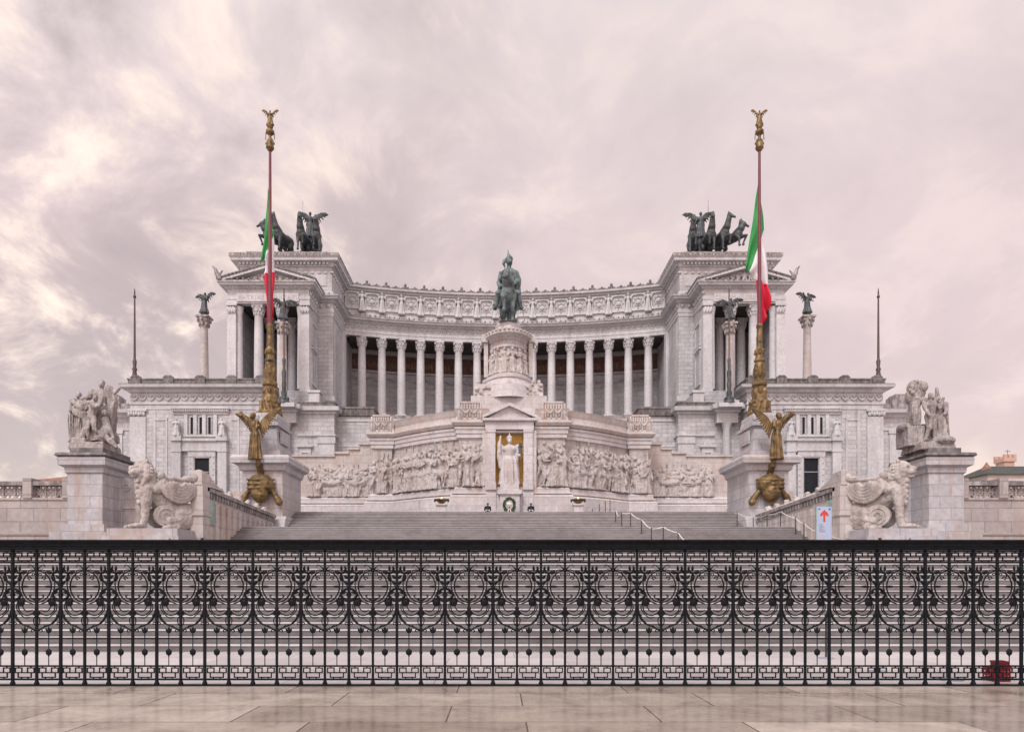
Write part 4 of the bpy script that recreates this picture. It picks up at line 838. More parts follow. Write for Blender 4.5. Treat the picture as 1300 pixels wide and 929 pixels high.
for s in (-1, 1):
    L_ = thing('standard_pole', (s*38.6, 118.2, 33.4), 'thin dark bronze standard on an ornate foot on the ledge before the %s temple' % ('left' if s < 0 else 'right'), 'pole', 'thin bronze standards before the temples')
    mb = MB(); mb.tube([(s*38.6, 118.4, 33.4), (s*38.6, 118.4, 52.6)], 0.11, 8); mb.build('pole', M['pole_grey'], L_, True)
    mb = MB(); mb.lathe(s*38.6, 118.4, [(1.0, 32.62), (0.85, 33.1), (0.4, 33.8), (0.5, 34.4), (0.3, 35.0), (0.4, 36.0), (0.28, 36.6), (0.4, 38), (0.2, 38.6), (0.3, 40.2), (0.15, 40.6)], 14)
    for k in range(5): a = 2*math.pi*k/5; mb.ell((s*38.6+0.65*math.cos(a), 118.4+0.65*math.sin(a), 33.4), (0.28, 0.28, 0.4), (0, 0, 0), 6)
    mb.build('foot', M['bronze_dk'], L_, True)
    mb = MB(); mb.box(s*38.7-2.1, s*38.7+2.1, 117.6, 119.7, 31.9, 32.6); mb.build('ledge', M['trim'], L_)
    L_ = thing('mast', (s*65.0, 119.0, 36.9), 'slender bare reddish mast on the %s end of the terrace parapet' % ('left' if s < 0 else 'right'), 'mast', 'bare masts on the terrace ends')
    mb = MB(); mb.tube([(s*64.6, 118.6, 37.2), (s*64.6, 118.6, 52.0)], [0.22, 0.12], 10); mb.build('pole', M['pole_grey'], L_, True)
    mb = MB(); mb.lathe(s*64.6, 118.6, [(0.5, 36.9), (0.4, 37.6), (0.3, 38.2), (0.42, 38.6), (0.25, 39.0), (0.35, 40.0), (0.2, 40.4)], 12); mb.ell((s*64.6, 118.6, 51.2), (0.28, 0.28, 0.28), (0, 0, 0), 8); mb.cap((s*64.6, 118.6, 51.9), 0.14, (s*64.6, 118.6, 52.7), 0.04); mb.build('fitting', M['pole_grey'], L_, True)

# ------------------------------------------------------------------ pedestals of the big flagpoles
for s in (-1, 1):
    side = 'left' if s < 0 else 'right'
    T = thing('flagpole_pedestal', (s*21.5, 60.5, 2.97), 'stepped grey-white marble pedestal of the %s gilded flagpole beside the steps' % side, 'pedestal', 'flagpole pedestals beside the steps')
    mb = MB(); mb.box(19.8, 23.2, 58, 63.4, 2.9, 11.3); mb.box(19.3, 23.7, 57.5, 64, 2.9, 6.3); mb.prism([(57.5, 6.3), (58.0, 7.3), (63.5, 7.3), (64.0, 6.3)], 'x', 19.5, 23.5); mb.build('block', M['ped'], T, side=s)
    mb = MB(); mb.molding([(19.8, 63.4), (19.8, 58), (23.2, 58), (23.2, 63.4)], [(0, 11.1), (0.2, 11.2), (0.3, 11.6), (0.75, 11.75), (0.8, 12.2), (0.65, 12.4), (-1.5, 12.4), (-1.5, 11.1)]); mb.box(20, 23, 58.2, 63.2, 12.0, 12.39); mb.build('cornice', M['ped'], T, side=s)
    mb = MB(); mb.box(20.1, 22.9, 58.3, 63.0, 12.4, 13.0); mb.box(20.35, 22.65, 58.6, 62.7, 13.0, 13.6, 0.1, 0.1); mb.box(20.5, 22.5, 58.8, 62.4, 13.6, 15.2, 0.15, 0.15)
    mb.box(20.4, 22.6, 58.7, 62.5, 15.2, 15.45); mb.box(20.55, 22.45, 58.9, 62.2, 15.45, 16.35, 0.12, 0.12); mb.box(20.3, 20.5, 59.5, 61.6, 13.8, 14.9)
    for q in (20.7, 22.3): mb.ell((q, 58.95, 15.9), (0.22, 0.2, 0.35), (0, 0, 0), 8)
    mb.build('upper_block', M['ped'], T, side=s)
    FP = thing('flagpole', (s*21.7, 60.6, 16.35), 'very tall dark red flagpole with gilded base and winged finial before the %s temple' % ('left' if s < 0 else 'right'), 'flagpole', 'tall gilded flagpoles')
    px = 21.72; py = 60.6
    mb = MB(); mb.lathe(px, py, [(1.05, 16.33), (1.05, 16.7), (0.8, 16.8), (0.85, 17.2), (0.62, 18.2), (0.5, 19.0), (0.66, 19.1), (0.66, 19.35), (0.45, 19.5), (0.46, 21.0), (0.38, 21.1), (0.5, 21.3), (0.40, 21.5), (0.30, 21.8), (0.37, 22.3), (0.27, 22.5), (0.24, 24.2), (0.29, 24.3), (0.27, 24.55), (0.2, 24.6)], 20)
    for k in range(9): a = 2*math.pi*k/9; mb.cap((px+0.88*math.cos(a), py+0.88*math.sin(a), 16.8), 0.16, (px+0.8*math.cos(a+0.2), py+0.8*math.sin(a+0.2), 17.5), 0.12, 7); mb.ell((px+0.82*math.cos(a+0.3), py+0.82*math.sin(a+0.3), 17.6), (0.16, 0.16, 0.16), (0, 0, 0), 6)
    for k in range(7): a = 2*math.pi*k/7; mb.ell((px+0.55*math.cos(a), py+0.55*math.sin(a), 18.55), (0.17, 0.17, 0.3), (0, 0, 0), 6); mb.ell((px+0.46*math.cos(a), py+0.46*math.sin(a), 20.3), (0.11, 0.11, 0.5), (0, 0, 0), 6); mb.ell((px+0.4*math.cos(a), py+0.4*math.sin(a), 22.1), (0.1, 0.1, 0.25), (0, 0, 0), 6)
    fuse(mb, 'gilded_base', M['gilt'], FP, 0.05, side=s, disp=0.03, dscale=3)
    mb = MB(); mb.tube([(px, py, 24.4), (px, py, 40.05)], [0.18, 0.11], 12); mb.build('pole', M['pole'], FP, True, side=s)
    mb = MB(); mb.lathe(px, py, [(0.14, 39.88), (0.36, 40.18), (0.3, 40.58), (0.14, 40.88), (0.12, 41.28), (0.36, 41.53), (0.36, 41.73), (0.12, 41.78), (0.28, 42.08), (0.12, 42.28)], 14)
    for q in (-1, 1): mb.chain([((px+q*0.35, py, 40.58), 0.09), ((px+q*0.2, py, 40.98), 0.06)], 6); mb.cap((px+q*0.36, py, 41.58), 0.05, (px+q*0.4, py, 40.98), 0.05, 6)
    mf = at(px, py, 42.18, 0)
    figure(mb, mf, 1.35, 1.1, bulk=1.3)
    for q in (-1, 1): wing(mb, mf, 1.35, [(q*0.06, 0.04, 0.72), (q*0.2, 0.06, 0.9), (q*0.34, 0.06, 1.02), (q*0.46, 0.05, 1.06)], [(q*0.1, 0, -1), (q*0.8, 0, -0.5)], (0.32, 0.12), nf=6)
    fuse(mb, 'winged_finial', M['gilt'], FP, 0.035, side=s)
    # limp tricolour
    fl = MB(); D = 61.1
    if s > 0:
        TT = [(965, 227), (972.5, 288), (977.5, 360), (980, 386)]; BB = [(947, 338), (952, 344), (962, 353), (969, 413)]
    else:
        TT = [(338.3, 234), (345, 295), (346.5, 343), (346.5, 396)]; BB = [(329.5, 333), (336.5, 322), (333, 347), (337.5, 412)]
    def crv(K, t):
        t *= 3; i = min(int(t), 2); f = t-i; return (K[i][0]+(K[i+1][0]-K[i][0])*f, K[i][1]+(K[i+1][1]-K[i][1])*f)
    nS, nT = 36, 28; grid = []
    for a in range(nS+1):
        row = []
        for b in range(nT+1):
            p, q = crv(TT, a/nS), crv(BB, a/nS); f = b/nT
            u = p[0]+(q[0]-p[0])*f; v = p[1]+(q[1]-p[1])*f
            u += (1.3 if s > 0 else 0.7)*math.sin(f*math.pi)*math.sin(a*0.5+f*2)
            yy = D+0.32+0.22*math.sin(f*11+a*0.12)*(0.3+a/nS)+0.14*math.sin(a*0.55+f*4)
            row.append(fl.V((-1.5+(u-632)*D/867, yy, 1.75+(738-v)*D/867)))
        grid.append(row)
    for a in range(nS):
        for b in range(nT):
            f = fl.face([grid[a][b], grid[a+1][b], grid[a+1][b+1], grid[a][b+1]])
            if f: f.material_index = min(2, int(3*(a+0.5)/nS))
    me = bpy.data.meshes.new('flag'); fl.bm.to_mesh(me); fl.bm.free()
    fo = link('flag', me, [M['green'], M['white'], M['red']], None, 'all'); sm = fo.modifiers.new('thick', 'SOLIDIFY'); sm.thickness = 0.02
    tag(fo, 'green, white and red flag hanging limp %s' % ('in a narrow fold from the left flagpole' if s < 0 else 'and spread wider, from the right flagpole'), 'flag', 'limp tricolour flags')
    # gilded victory on a ship's prow, front face of the pedestal
    VP = thing('gilded_prow', (s*21.5, 57.6, 7.8), 'gilded bronze ship prow fixed to the front of the %s flagpole pedestal' % side, 'ship prow', 'gilded prows on the flagpole pedestals')
    m_ = MB(); px = 21.6
    m_.chain([((px, 58.0, 10.9), 0.28), ((px, 57.5, 11.5), 0.3), ((px, 57.3, 11.9), 0.24)]); m_.ell((px-0.1, 57.6, 9.9), (1.15, 0.75, 0.95)); m_.ell((px-0.1, 57.4, 9.2), (0.75, 0.6, 0.85)); m_.cap((px-0.1, 57.4, 8.8), 0.4, (px-0.1, 57.3, 8.2), 0.12)
    for z in (9.6, 9.95, 10.3): m_.tube([(px-1.2, 57.9, z+0.1), (px-0.9, 57.2, z), (px-0.1, 56.85, z-0.05), (px+0.8, 57.1, z), (px+1.1, 57.8, z+0.1)], 0.09, 6)
    m_.cap((px-0.9, 57.7, 9.6), 0.16, (px-1.5, 57.7, 8.7), 0.3); m_.cap((px-1.5, 57.7, 8.7), 0.3, (px-1.6, 57.7, 8.5), 0.32); m_.cap((px+0.8, 57.7, 9.6), 0.16, (px+1.3, 57.7, 8.9), 0.28); m_.cap((px+1.3, 57.7, 8.9), 0.28, (px+1.4, 57.7, 8.65), 0.3)
    fuse(m_, 'prow', M['gilt'], VP, 0.05, side=s, disp=0.04, dscale=2.5)
    VG = thing('gilded_victory', (s*21.8, 57.3, 11.95), 'gilded bronze winged woman with raised arm standing on the prow of the %s pedestal' % side, 'statue', 'gilded winged women on the prows')
    m_ = MB(); mf = at(21.85, 57.2, 11.95, 34)
    figure(m_, mf, 3.95, 0.95, [((-0.17, -0.08, 0.60), (-0.28, -0.12, 0.66)), ((0.19, -0.06, 0.86), (0.30, -0.12, 1.02))], bulk=0.98, folds=9, lean=0.15)
    for q in (-1, 1):
        pts = [(q*0.06, 0.08, 0.74), (q*0.22, 0.12, 0.86), (q*0.40, 0.10, 0.95), (q*0.62, 0.04, 1.06)] if q > 0 else [(q*0.06, 0.08, 0.74), (q*0.16, 0.16, 0.90), (q*0.30, 0.2, 1.0), (q*0.44, 0.22, 1.04)]
        wing(m_, mf, 3.95, pts, [(q*0.25, 0.05, -0.8), (q*0.9, 0, 0.1)], (0.27, 0.10), nf=15, wid=0.05)
    fuse(m_, 'figure', M['gilt'], VG, 0.04, side=s, disp=0.03, dscale=3, stretch=(1, 1, 0.3))

    # ---- marble pedestals with sculpture groups, side walls
    T = thing('group_pedestal', (s*36.6, 60, 2.97), 'tall square grey marble pedestal at the %s end, carrying marble figures' % side, 'pedestal', 'outer pedestals carrying marble groups')
    mb = MB(); mb.box(35.1, 38.1, 58, 62.8, 2.9, 11.4); mb.box(34.8, 38.5, 57.7, 63, 2.9, 6.6); mb.box(34.2, 39.0, 57.0, 63, 2.9, 5.9); mb.build('block', M['ped'], T, side=s)
    mb = MB(); mb.molding([(35.1, 62.8), (35.1, 58), (38.1, 58), (38.1, 62.8)], [(0, 10.9), (0.12, 11.0), (0.15, 11.4), (0.5, 11.6), (0.55, 12.2), (0.45, 12.3), (-1.2, 12.3), (-1.2, 10.9)]); mb.build('cornice', M['ped'], T, side=s)
    mb = MB(); mb.molding([(35.1, 62.8), (35.1, 58), (38.1, 58), (38.1, 62.8)], [(0.3, 12.303), (0.6, 12.31), (0.68, 12.4), (0.62, 12.6), (0.2, 12.7), (-1.2, 12.7), (-1.2, 12.303)]); mb.box(35.2, 38.0, 58.2, 62.6, 12.6, 13.15); mb.build('capping', M['grime'], T, side=s)
    W_ = thing('side_wall', (s*33.3, 61, 2.97), 'low marble wall with a carved scroll top joining the %s pedestal' % side, 'wall')
    mb = MB(); mb.prism([(31.2, 2.9), (35.1, 2.9), (35.1, 11.1), (34.5, 11.0), (34.0, 10.2), (33.4, 10.3), (32.9, 9.6), (32.2, 9.0), (31.2, 8.7)], 'y', 60.5, 61.6); mb.box(31.6, 34.8, 60.38, 60.5, 8.2, 8.4); mb.box(31.6, 31.75, 60.38, 60.5, 3, 8.2); mb.box(34.7, 34.85, 60.38, 60.5, 3, 8.2); mb.build('wall', M['ped'], W_, side=s)
    mb = MB(); mb.tube([(34.4+0.3*math.cos(a), 60.45, 10.1+0.3*math.sin(a)) for a in [k*0.6 for k in range(10)]], 0.09, 6); mb.build('scroll', M['ped'], W_, True, side=s)
    BW_ = thing('boundary_wall', (s*50, 58.6, 2.97), 'marble boundary wall with pierced rosette balustrade at the far %s' % side, 'wall', 'side boundary walls')
    mb = MB(); mb.box(38.1, 75, 58.6, 59.6, 2.9, 8.9); mb.box(38.1, 75, 58.3, 59.7, 2.9, 5.7); mb.box(38.1, 75, 58.2, 59.75, 5.7, 5.9); mb.box(38.1, 75, 58.5, 59.6, 8.75, 8.95); mb.build('wall', M['wall_big'], BW_, side=s)
    mb = MB(); mb.box(38.1, 75, 58.5, 59.6, 10.0, 10.35); mb.build('coping', M['grime2'], BW_, side=s)
    for x in (38.4, 41.8, 48.6, 55.4, 62.2): mb = MB(); mb.box(x-0.38, x+0.38, 58.4, 59.7, 8.9, 10.6); mb.build('post', M['wall_big'], BW_, side=s)
    for x in ((38.78, 41.42), (42.18, 48.22), (48.98, 55.02), (55.78, 61.8)):
        mb = MB(); n = max(1, round((x[1]-x[0])/1.0)); cw = (x[1]-x[0])/n
        for i in range(n):
            cx = x[0]+cw*(i+0.5); cz = 9.48
            for a in range(0, 180, 45):
                dx, dz = math.cos(R(a)), math.sin(R(a)); k = 0.5*min(cw/max(1e-3, abs(dx)) if abs(dx) > 0.01 else 9, 1.06/abs(dz) if abs(dz) > 0.01 else 9)
                mb.tube([(cx-dx*k, 59, cz-dz*k), (cx+dx*k, 59, cz+dz*k)], 0.085, 6)
            mb.tube([(cx+0.3*math.cos(a), 59, cz+0.3*math.sin(a)) for a in [2*math.pi*k/12 for k in range(13)]], 0.07, 5); mb.ell((cx, 59, cz), (0.16, 0.14, 0.16), (0, 0, 0), 8)
            mb.box(cx-cw/2-0.06, cx-cw/2+0.06, 58.9, 59.1, 8.95, 10.0)
        mb.build('pierced_panel', M['wall_big'], BW_, True, side=s)

# ---- marble groups (each one carved block)
GL = thing('sculpture_group', (-36.6, 59.8, 13.1), 'weathered marble group of cloaked man, tall woman and nude youth on the left pedestal', 'sculpture')
m_ = MB(); m_.box(-38.0, -34.6, 58.4, 61.8, 13.1, 13.75, 0.15, 0.15); m_.box(-37.8, -36.4, 58.5, 60.2, 13.6, 14.1)
figure(m_, at(-37.55, 59.5, 13.9, -15), 4.35, 1.0, [((-0.15, -0.08, 0.62), (-0.02, -0.16, 0.60)), ((0.15, -0.08, 0.64), (0.05, -0.16, 0.68))], bulk=1.3, folds=6, head=(0, 30))
m_.chain([((-38.0, 59.6, 17.3), 0.42), ((-38.05, 59.7, 16.3), 0.5), ((-37.9, 59.8, 15.0), 0.42)]); m_.chain([((-37.9, 59.3, 17.3), 0.35), ((-37.2, 59.2, 16.9), 0.3), ((-36.6, 59.3, 17.2), 0.3)])
figure(m_, at(-35.75, 60.2, 14.0, 10), 5.5, 1.15, [((-0.20, -0.02, 0.70), (-0.30, -0.1, 0.66)), ((0.20, -0.04, 0.78), (0.30, -0.06, 0.86))], bulk=1.25, folds=7, head=(0, 20))
m_.chain([((-35.0, 60.1, 18.6), 0.42), ((-34.7, 60.2, 17.6), 0.45), ((-34.8, 60.3, 16.2), 0.5), ((-35.0, 60.4, 14.8), 0.5)])
figure(m_, at(-36.1, 59.1, 13.8, -10), 4.1, 0, [((-0.19, 0.0, 0.66), (-0.22, -0.06, 0.50)), ((0.18, -0.1, 0.72), (0.08, -0.2, 0.80))], [((-0.07, -0.06, 0.28), (-0.10, 0.02, 0.04)), ((0.10, -0.04, 0.28), (0.30, 0.10, 0.06))], bulk=1.2, lean=0.3)
m_.chain([((-36.8, 59.1, 16.2), 0.3), ((-36.6, 59.0, 15.2), 0.28), ((-36.9, 58.9, 14.3), 0.22)])
m_.chain([((-35.0, 59.2, 14.3), 0.55), ((-34.8, 59.4, 15.2), 0.42), ((-34.9, 59.3, 15.8), 0.34)]); m_.ell((-34.9, 59.1, 16.35), (0.27, 0.3, 0.32)); m_.chain([((-34.8, 59.3, 15.5), 0.22), ((-34.3, 59.1, 14.8), 0.18), ((-34.0, 59.0, 14.2), 0.14)]); m_.chain([((-34.9, 59.2, 14.3), 0.34), ((-34.2, 59.0, 13.9), 0.3), ((-33.7, 59.0, 13.4), 0.18)])
m_.ell((-35.3, 60.6, 14.4), (1.0, 0.8, 0.8)); m_.ell((-37.2, 60.2, 14.1), (0.6, 0.7, 0.5))
for i in range(7): t = i/6; m_.tube([(-38.25+0.15*t, 59.2-0.1*t, 17.5-0.3*t), (-37.9+0.3*t, 58.75, 16.9-0.75*t), (-37.2+0.2*t, 58.85, 16.6-0.7*t), (-36.9, 59.1, 17.0-0.9*t)], 0.07, 6)
for i in range(6): m_.tube([(-38.25+0.22*i, 58.95-0.05*(i % 2), 16.2), (-38.2+0.2*i, 58.85, 15.2), (-38.1+0.2*i, 58.9, 14.1)], 0.075, 6)
for i in range(5): m_.tube([(-35.1+0.17*i, 59.9, 18.3-0.2*i), (-34.9+0.12*i, 59.75, 17.0), (-35.1+0.1*i, 59.8, 15.6)], 0.08, 6)
fuse(m_, 'carved_figures', M['statue'], GL, 0.036, disp=0.055, dscale=3.2, stretch=(1.2, 1.2, 0.35), smooth=0)
GL.location.x -= 0.55; GL.scale = (0.9, 0.9, 1.0)
GR = thing('sculpture_group', (36.6, 59.8, 13.1), 'weathered marble group of wild-haired figure behind standing nude man on the right pedestal', 'sculpture')
m_ = MB(); m_.box(34.6, 38.0, 58.4, 61.8, 13.1, 13.8, 0.15, 0.15); m_.box(34.0, 35.6, 59.4, 61.5, 13.6, 15.3); m_.ell((34.1, 60.4, 15.35), (0.45, 1.0, 0.4)); m_.ell((37.0, 58.9, 13.9), (1.1, 0.9, 0.45))
figure(m_, at(36.0, 59.2, 13.9, 8), 4.2, 0, [((-0.17, -0.04, 0.66), (-0.13, -0.12, 0.52)), ((0.20, -0.04, 0.70), (0.24, -0.1, 0.88))], [((-0.08, -0.06, 0.28), (-0.12, 0.0, 0.04)), ((0.07, -0.03, 0.28), (0.09, 0.0, 0.04))], bulk=1.35, head=(0, 40))
figure(m_, at(37.1, 59.9, 13.9, -25), 4.2, 1.1, [((-0.19, -0.05, 0.80), (-0.16, -0.1, 0.98)), ((0.17, -0.05, 0.62), (0.12, -0.12, 0.56))], bulk=1.35, folds=7, head=(0, -30))
m_.chain([((36.9, 59.7, 17.2), 0.25), ((36.9, 59.6, 18.0), 0.2), ((36.85, 59.6, 18.6), 0.12)])
m_.chain([((34.9, 60.6, 15.0), 0.55), ((35.0, 60.4, 16.3), 0.55), ((35.1, 60.2, 17.5), 0.6), ((35.5, 60.0, 18.3), 0.5)]); m_.ell((35.6, 59.7, 18.75), (0.42, 0.48, 0.48)); m_.ell((34.95, 60.2, 18.8), (0.6, 0.55, 0.65)); m_.ell((34.7, 60.3, 18.0), (0.45, 0.5, 0.7)); m_.ell((35.3, 60.2, 19.15), (0.5, 0.5, 0.35))
m_.chain([((35.4, 59.9, 17.7), 0.35), ((36.2, 59.3, 17.3), 0.28), ((36.6, 59.0, 17.6), 0.22)]); m_.chain([((37.8, 60.0, 16.9), 0.35), ((37.95, 60.1, 16.0), 0.35), ((37.4, 60.2, 14.8), 0.4)])
m_.ell((36.2, 60.5, 14.7), (1.1, 0.6, 1.0))
for i in range(6): m_.tube([(36.7+0.2*i, 59.4-0.06*(i % 2), 16.2), (36.6+0.23*i, 59.25, 15.2), (36.6+0.26*i, 59.3, 14.1)], 0.08, 6)
for i in range(7): m_.ell((34.75+0.25*math.cos(i), 59.75+0.1*(i % 2), 17.8+0.24*i), (0.24, 0.22, 0.2), (0, 0, 0), 8)
for i in range(5): m_.tube([(34.6+0.16*i, 59.75, 17.4), (34.5+0.2*i, 59.65, 16.4), (34.7+0.16*i, 59.7, 15.4)], 0.08, 6)
fuse(m_, 'carved_figures', M['statue'], GR, 0.036, disp=0.055, dscale=3.2, stretch=(1.2, 1.2, 0.35), smooth=0)

GR.scale = (0.9, 0.9, 1.0)
# ------------------------------------------------------------------ winged lions beside the steps
def lion(s):
    side = 'left' if s < 0 else 'right'
    T = thing('winged_lion', (s*22.3, 42.4, 4.95), 'seated pale marble winged lion at the foot of the %s stair parapet' % side, 'lion statue', 'winged lions beside the steps')
    K = Matrix.Translation((22.75, 42.7, 4.95)) @ Matrix.Rotation(R(46), 4, 'Z')
    m_ = MB(); m_.X = K
    m_.chain([((0, 1.5, 1.0), 0.85), ((0, 0.8, 1.5), 0.85), ((0, 0.0, 2.1), 0.80), ((0, -0.5, 2.6), 0.72)], 14); m_.ell((0, -0.75, 2.3), (0.62, 0.5, 0.95)); m_.chain([((0, -0.5, 2.7), 0.66), ((0, -0.75, 3.3), 0.56)], 12)
    for q in (-1, 1):
        m_.ell((q*0.55, 1.35, 0.95), (0.48, 0.85, 0.92)); m_.chain([((q*0.6, 1.2, 0.8), 0.4), ((q*0.75, 0.5, 0.55), 0.3), ((q*0.8, 0.9, 0.22), 0.22)]); m_.ell((q*0.78, 0.45, 0.16), (0.26, 0.5, 0.18))
        m_.chain([((q*0.42, -0.65, 2.4), 0.42), ((q*0.46, -0.85, 1.5), 0.30), ((q*0.48, -0.9, 0.7), 0.23), ((q*0.48, -1.0, 0.25), 0.24)], 12); m_.ell((q*0.48, -1.3, 0.17), (0.28, 0.45, 0.19))
        for f in (-0.16, 0, 0.16): m_.ell((q*0.48+f, -1.68, 0.15), (0.1, 0.16, 0.13), (0, 0, 0), 8)
    # head: turned slightly to the camera
    hm = Matrix.Translation((0, -0.85, 3.62)) @ Matrix.Rotation(R(-6), 4, 'Z'); old = m_.X; m_.X = K @ hm
    m_.ell((0, 0, 0.05), (0.56, 0.6, 0.6)); m_.ell((0, 0.2, 0.0), (0.66, 0.42, 0.68)); m_.ell((0, -0.5, -0.14), (0.29, 0.36, 0.27)); m_.ell((0, -0.48, 0.1), (0.18, 0.42, 0.17)); m_.ell((0, -0.5, -0.38), (0.2, 0.26, 0.13)); m_.ell((0, -0.78, 0.02), (0.13, 0.1, 0.09))
    for q in (-1, 1): m_.ell((q*0.44, 0.0, 0.5), (0.16, 0.1, 0.18), (0, 0, 0), 8); m_.ell((q*0.26, -0.48, 0.22), (0.15, 0.1, 0.1), (0, 0, 0), 8); m_.ell((q*0.16, -0.66, -0.16), (0.16, 0.16, 0.15), (0, 0, 0), 8); m_.chain([((q*0.5, 0.05, 0.2), 0.22), ((q*0.52, 0.0, -0.45), 0.24), ((q*0.35, -0.1, -0.85), 0.2)], 8)
    for i in range(22):
        a = 2*math.pi*i/22; m_.cap((0.50*math.cos(a), -0.10, 0.50*math.sin(a)-0.05), 0.075, (0.74*math.cos(a), 0.22, 0.74*math.sin(a)-0.12), 0.07, 6)
        m_.cap((0.66*math.cos(a+0.14), 0.2, 0.66*math.sin(a+0.14)-0.2), 0.08, (0.70*math.cos(a+0.14), 0.5, 0.74*math.sin(a+0.14)-0.5), 0.09, 6)
    m_.X = old
    for i in range(5): m_.ell((0.0, -1.22+0.03*i, 2.95-0.32*i), (0.34-0.03*i, 0.16, 0.22), (0, 0, 0), 8)
    fuse(m_, 'body', M['sphinx'], T, 0.032, side=s, disp=0.05, dscale=2.4)
    for q in (-1, 1):
        m_ = MB(); m_.X = K
        # bolster-like leading edge with scrolled ends, and rows of feathers sweeping down and back in arcs
        m_.chain([((q*0.70, -0.25, 2.5), 0.36), ((q*0.86, 0.05, 2.95), 0.26)], 10); m_.chain([((q*0.90, -0.05, 3.2), 0.15), ((q*0.95, 0.9, 3.16), 0.13), ((q*0.95, 1.9, 3.22), 0.15)], 10)
        m_.ell((q*0.88, -0.1, 3.3), (0.24, 0.24, 0.28)); m_.ell((q*0.95, 1.95, 3.38), (0.24, 0.26, 0.34)); m_.ell((q*0.95, 1.55, 3.3), (0.16, 0.3, 0.16))
        for k in range(6):
            a_, b_ = 1.12-0.17*k, 1.30-0.19*k
            m_.tube([(q*(0.98+0.035*k), 0.95+a_*math.cos(R(t)), 3.05+b_*math.sin(R(t))) for t in range(188, 357, 14)], [0.075]+[0.125]*10+[0.12, 0.06], 8)
        m_.prism([(0.95+1.05*math.cos(R(t)), 3.1+1.2*math.sin(R(t))) for t in range(185, 358, 12)], 'x', q*0.6, q*0.98)
        for k in range(7): m_.cap((q*1.0, 0.3+0.2*k, 2.9), 0.06, (q*1.04, 0.42+0.22*k, 2.0+0.03*abs(k-2)), 0.05, 6)
        fuse(m_, 'wing', M['sphinx'], T, 0.045, side=s)
        m_ = MB(); m_.X = K; m_.tube([(q*0.875, 0.25+(0.10+0.042*a)*math.cos(a), 0.9+(0.10+0.042*a)*math.sin(a)) for a in [k*0.45 for k in range(28)]], 0.045, 6)
        m_.prism([(0.25+0.72*math.cos(R(a)), 0.88+0.68*math.sin(R(a))) for a in range(0, 360, 15)], 'x', q*0.5, q*0.86); m_.build('round_shield', M['sphinx'], T, True, side=s)
    PL = thing('lion_plinth', (s*22.3, 42.6, 2.97), 'low marble plinth under the %s winged lion' % side, 'plinth', 'plinths of the winged lions')
    mb = MB(); mb.box(20.6, 25.2, 40.8, 44.8, 2.9, 4.5); mb.box(20.75, 25.0, 41.0, 44.8, 4.5, 4.96); mb.box(20.6, 27.8, 40.2, 43.8, 2.9, 4.1); mb.build('block', M['ped'], PL, side=s)
    # stair parapet
    PP = thing('stair_parapet', (s*21.2, 50, 2.97), 'carved marble stair parapet between the %s winged lion and the flagpole pedestal' % side, 'parapet', 'stair parapets')
    mb = MB(); mb.prism([(44.2, 2.9), (57.6, 2.9), (57.6, 7.1), (44.2, 7.6)], 'x', 20.4, 21.4); mb.build('wall', M['altar'], PP, side=s)
    mb = MB(); mb.prism([(44.0, 7.6), (57.6, 7.1), (57.6, 7.35), (44.0, 7.85)], 'x', 20.2, 21.6)
    for i in range(28):
        y = 44.6+i*0.47; mb.box(20.26, 20.42, y, y+0.24, 7.2-0.035*i*0.47, 7.52-0.037*i*0.47)
    mb.build('coping', M['grime2'], PP, side=s)
    mb = MB(); rr = random.Random(8)
    for i in range(7):
        y = 45.6+i*1.8; z = 7.8-0.037*(y-44)
        mb.chain([((20.9, y, z-0.05), 0.3), ((20.9, y+0.1, z+0.42), 0.2), ((20.9, y+0.45, z+0.52), 0.14), ((20.9, y+0.6, z+0.3), 0.12)], 8); mb.chain([((20.9, y+0.1, z), 0.26), ((20.9, y+0.8, z+0.12), 0.22), ((20.9, y+1.5, z+0.02), 0.2)], 8); mb.cap((20.9, y-0.25, z), 0.2, (20.9, y-0.35, z+0.3), 0.12)
    fuse(mb, 'scroll_crest', M['altar'], PP, 0.05, side=s, disp=0.1, dscale=2.5)
    mb = MB()
    for i in range(12): y = 45.4+i*1.02; mb.box(20.25, 20.42, y, y+0.5, 4.2, 6.9-0.03*i)
    mb.build('pilaster_strips', M['altar'], PP, side=s)
    mb = MB(); mb.box(20.2, 21.0, 43.3, 44.3, 2.9, 7.9); mb.box(20.12, 21.08, 43.2, 44.4, 5.95, 6.1); mb.prism([(43.25, 7.9), (47.0, 7.9), (46.0, 8.05), (45.0, 8.35), (44.2, 8.75), (43.25, 8.8)], 'x', 20.25, 20.95); mb.ell((20.6, 43.6, 8.6), (0.42, 0.35, 0.3), (0, 0, 0), 10); mb.build('end_pier', M['altar'], PP, side=s)
    mb = MB(); mb.box(20.3, 20.38, 44.5, 45.3, 5.5, 7.1); mb.build('stained_panel', M['verdi'], PP, side=s)
lion(-1); lion(1)

# ------------------------------------------------------------------ iron fence in front of the steps
FY = 11.5
F = thing('iron_fence', (-1.2, FY, 0), 'long dark ornamental wrought iron fence with scrollwork and circles across the foreground', 'fence')
X0, X1 = -14.6, 12.4
mb = MB(); mb.prism([(FY-0.09, 2.452), (FY+0.09, 2.452), (FY+0.09, 2.425), (FY+0.07, 2.41), (FY+0.06, 2.385), (FY-0.06, 2.385), (FY-0.07, 2.41), (FY-0.09, 2.425)], 'x', X0, X1)
mb.box(X0, X1, FY-0.045, FY+0.045, 2.30, 2.385); mb.prism([(FY-0.07, 2.30), (FY+0.07, 2.30), (FY+0.055, 2.28), (FY-0.055, 2.28)], 'x', X0, X1); mb.build('handrail', M['iron'], F)
mb = MB()
k = X0+0.02
while k < X1: mb.ell((k, FY-0.052, 2.345), (0.013, 0.020, 0.013), (0, 0, 0), 6); k += 0.0405
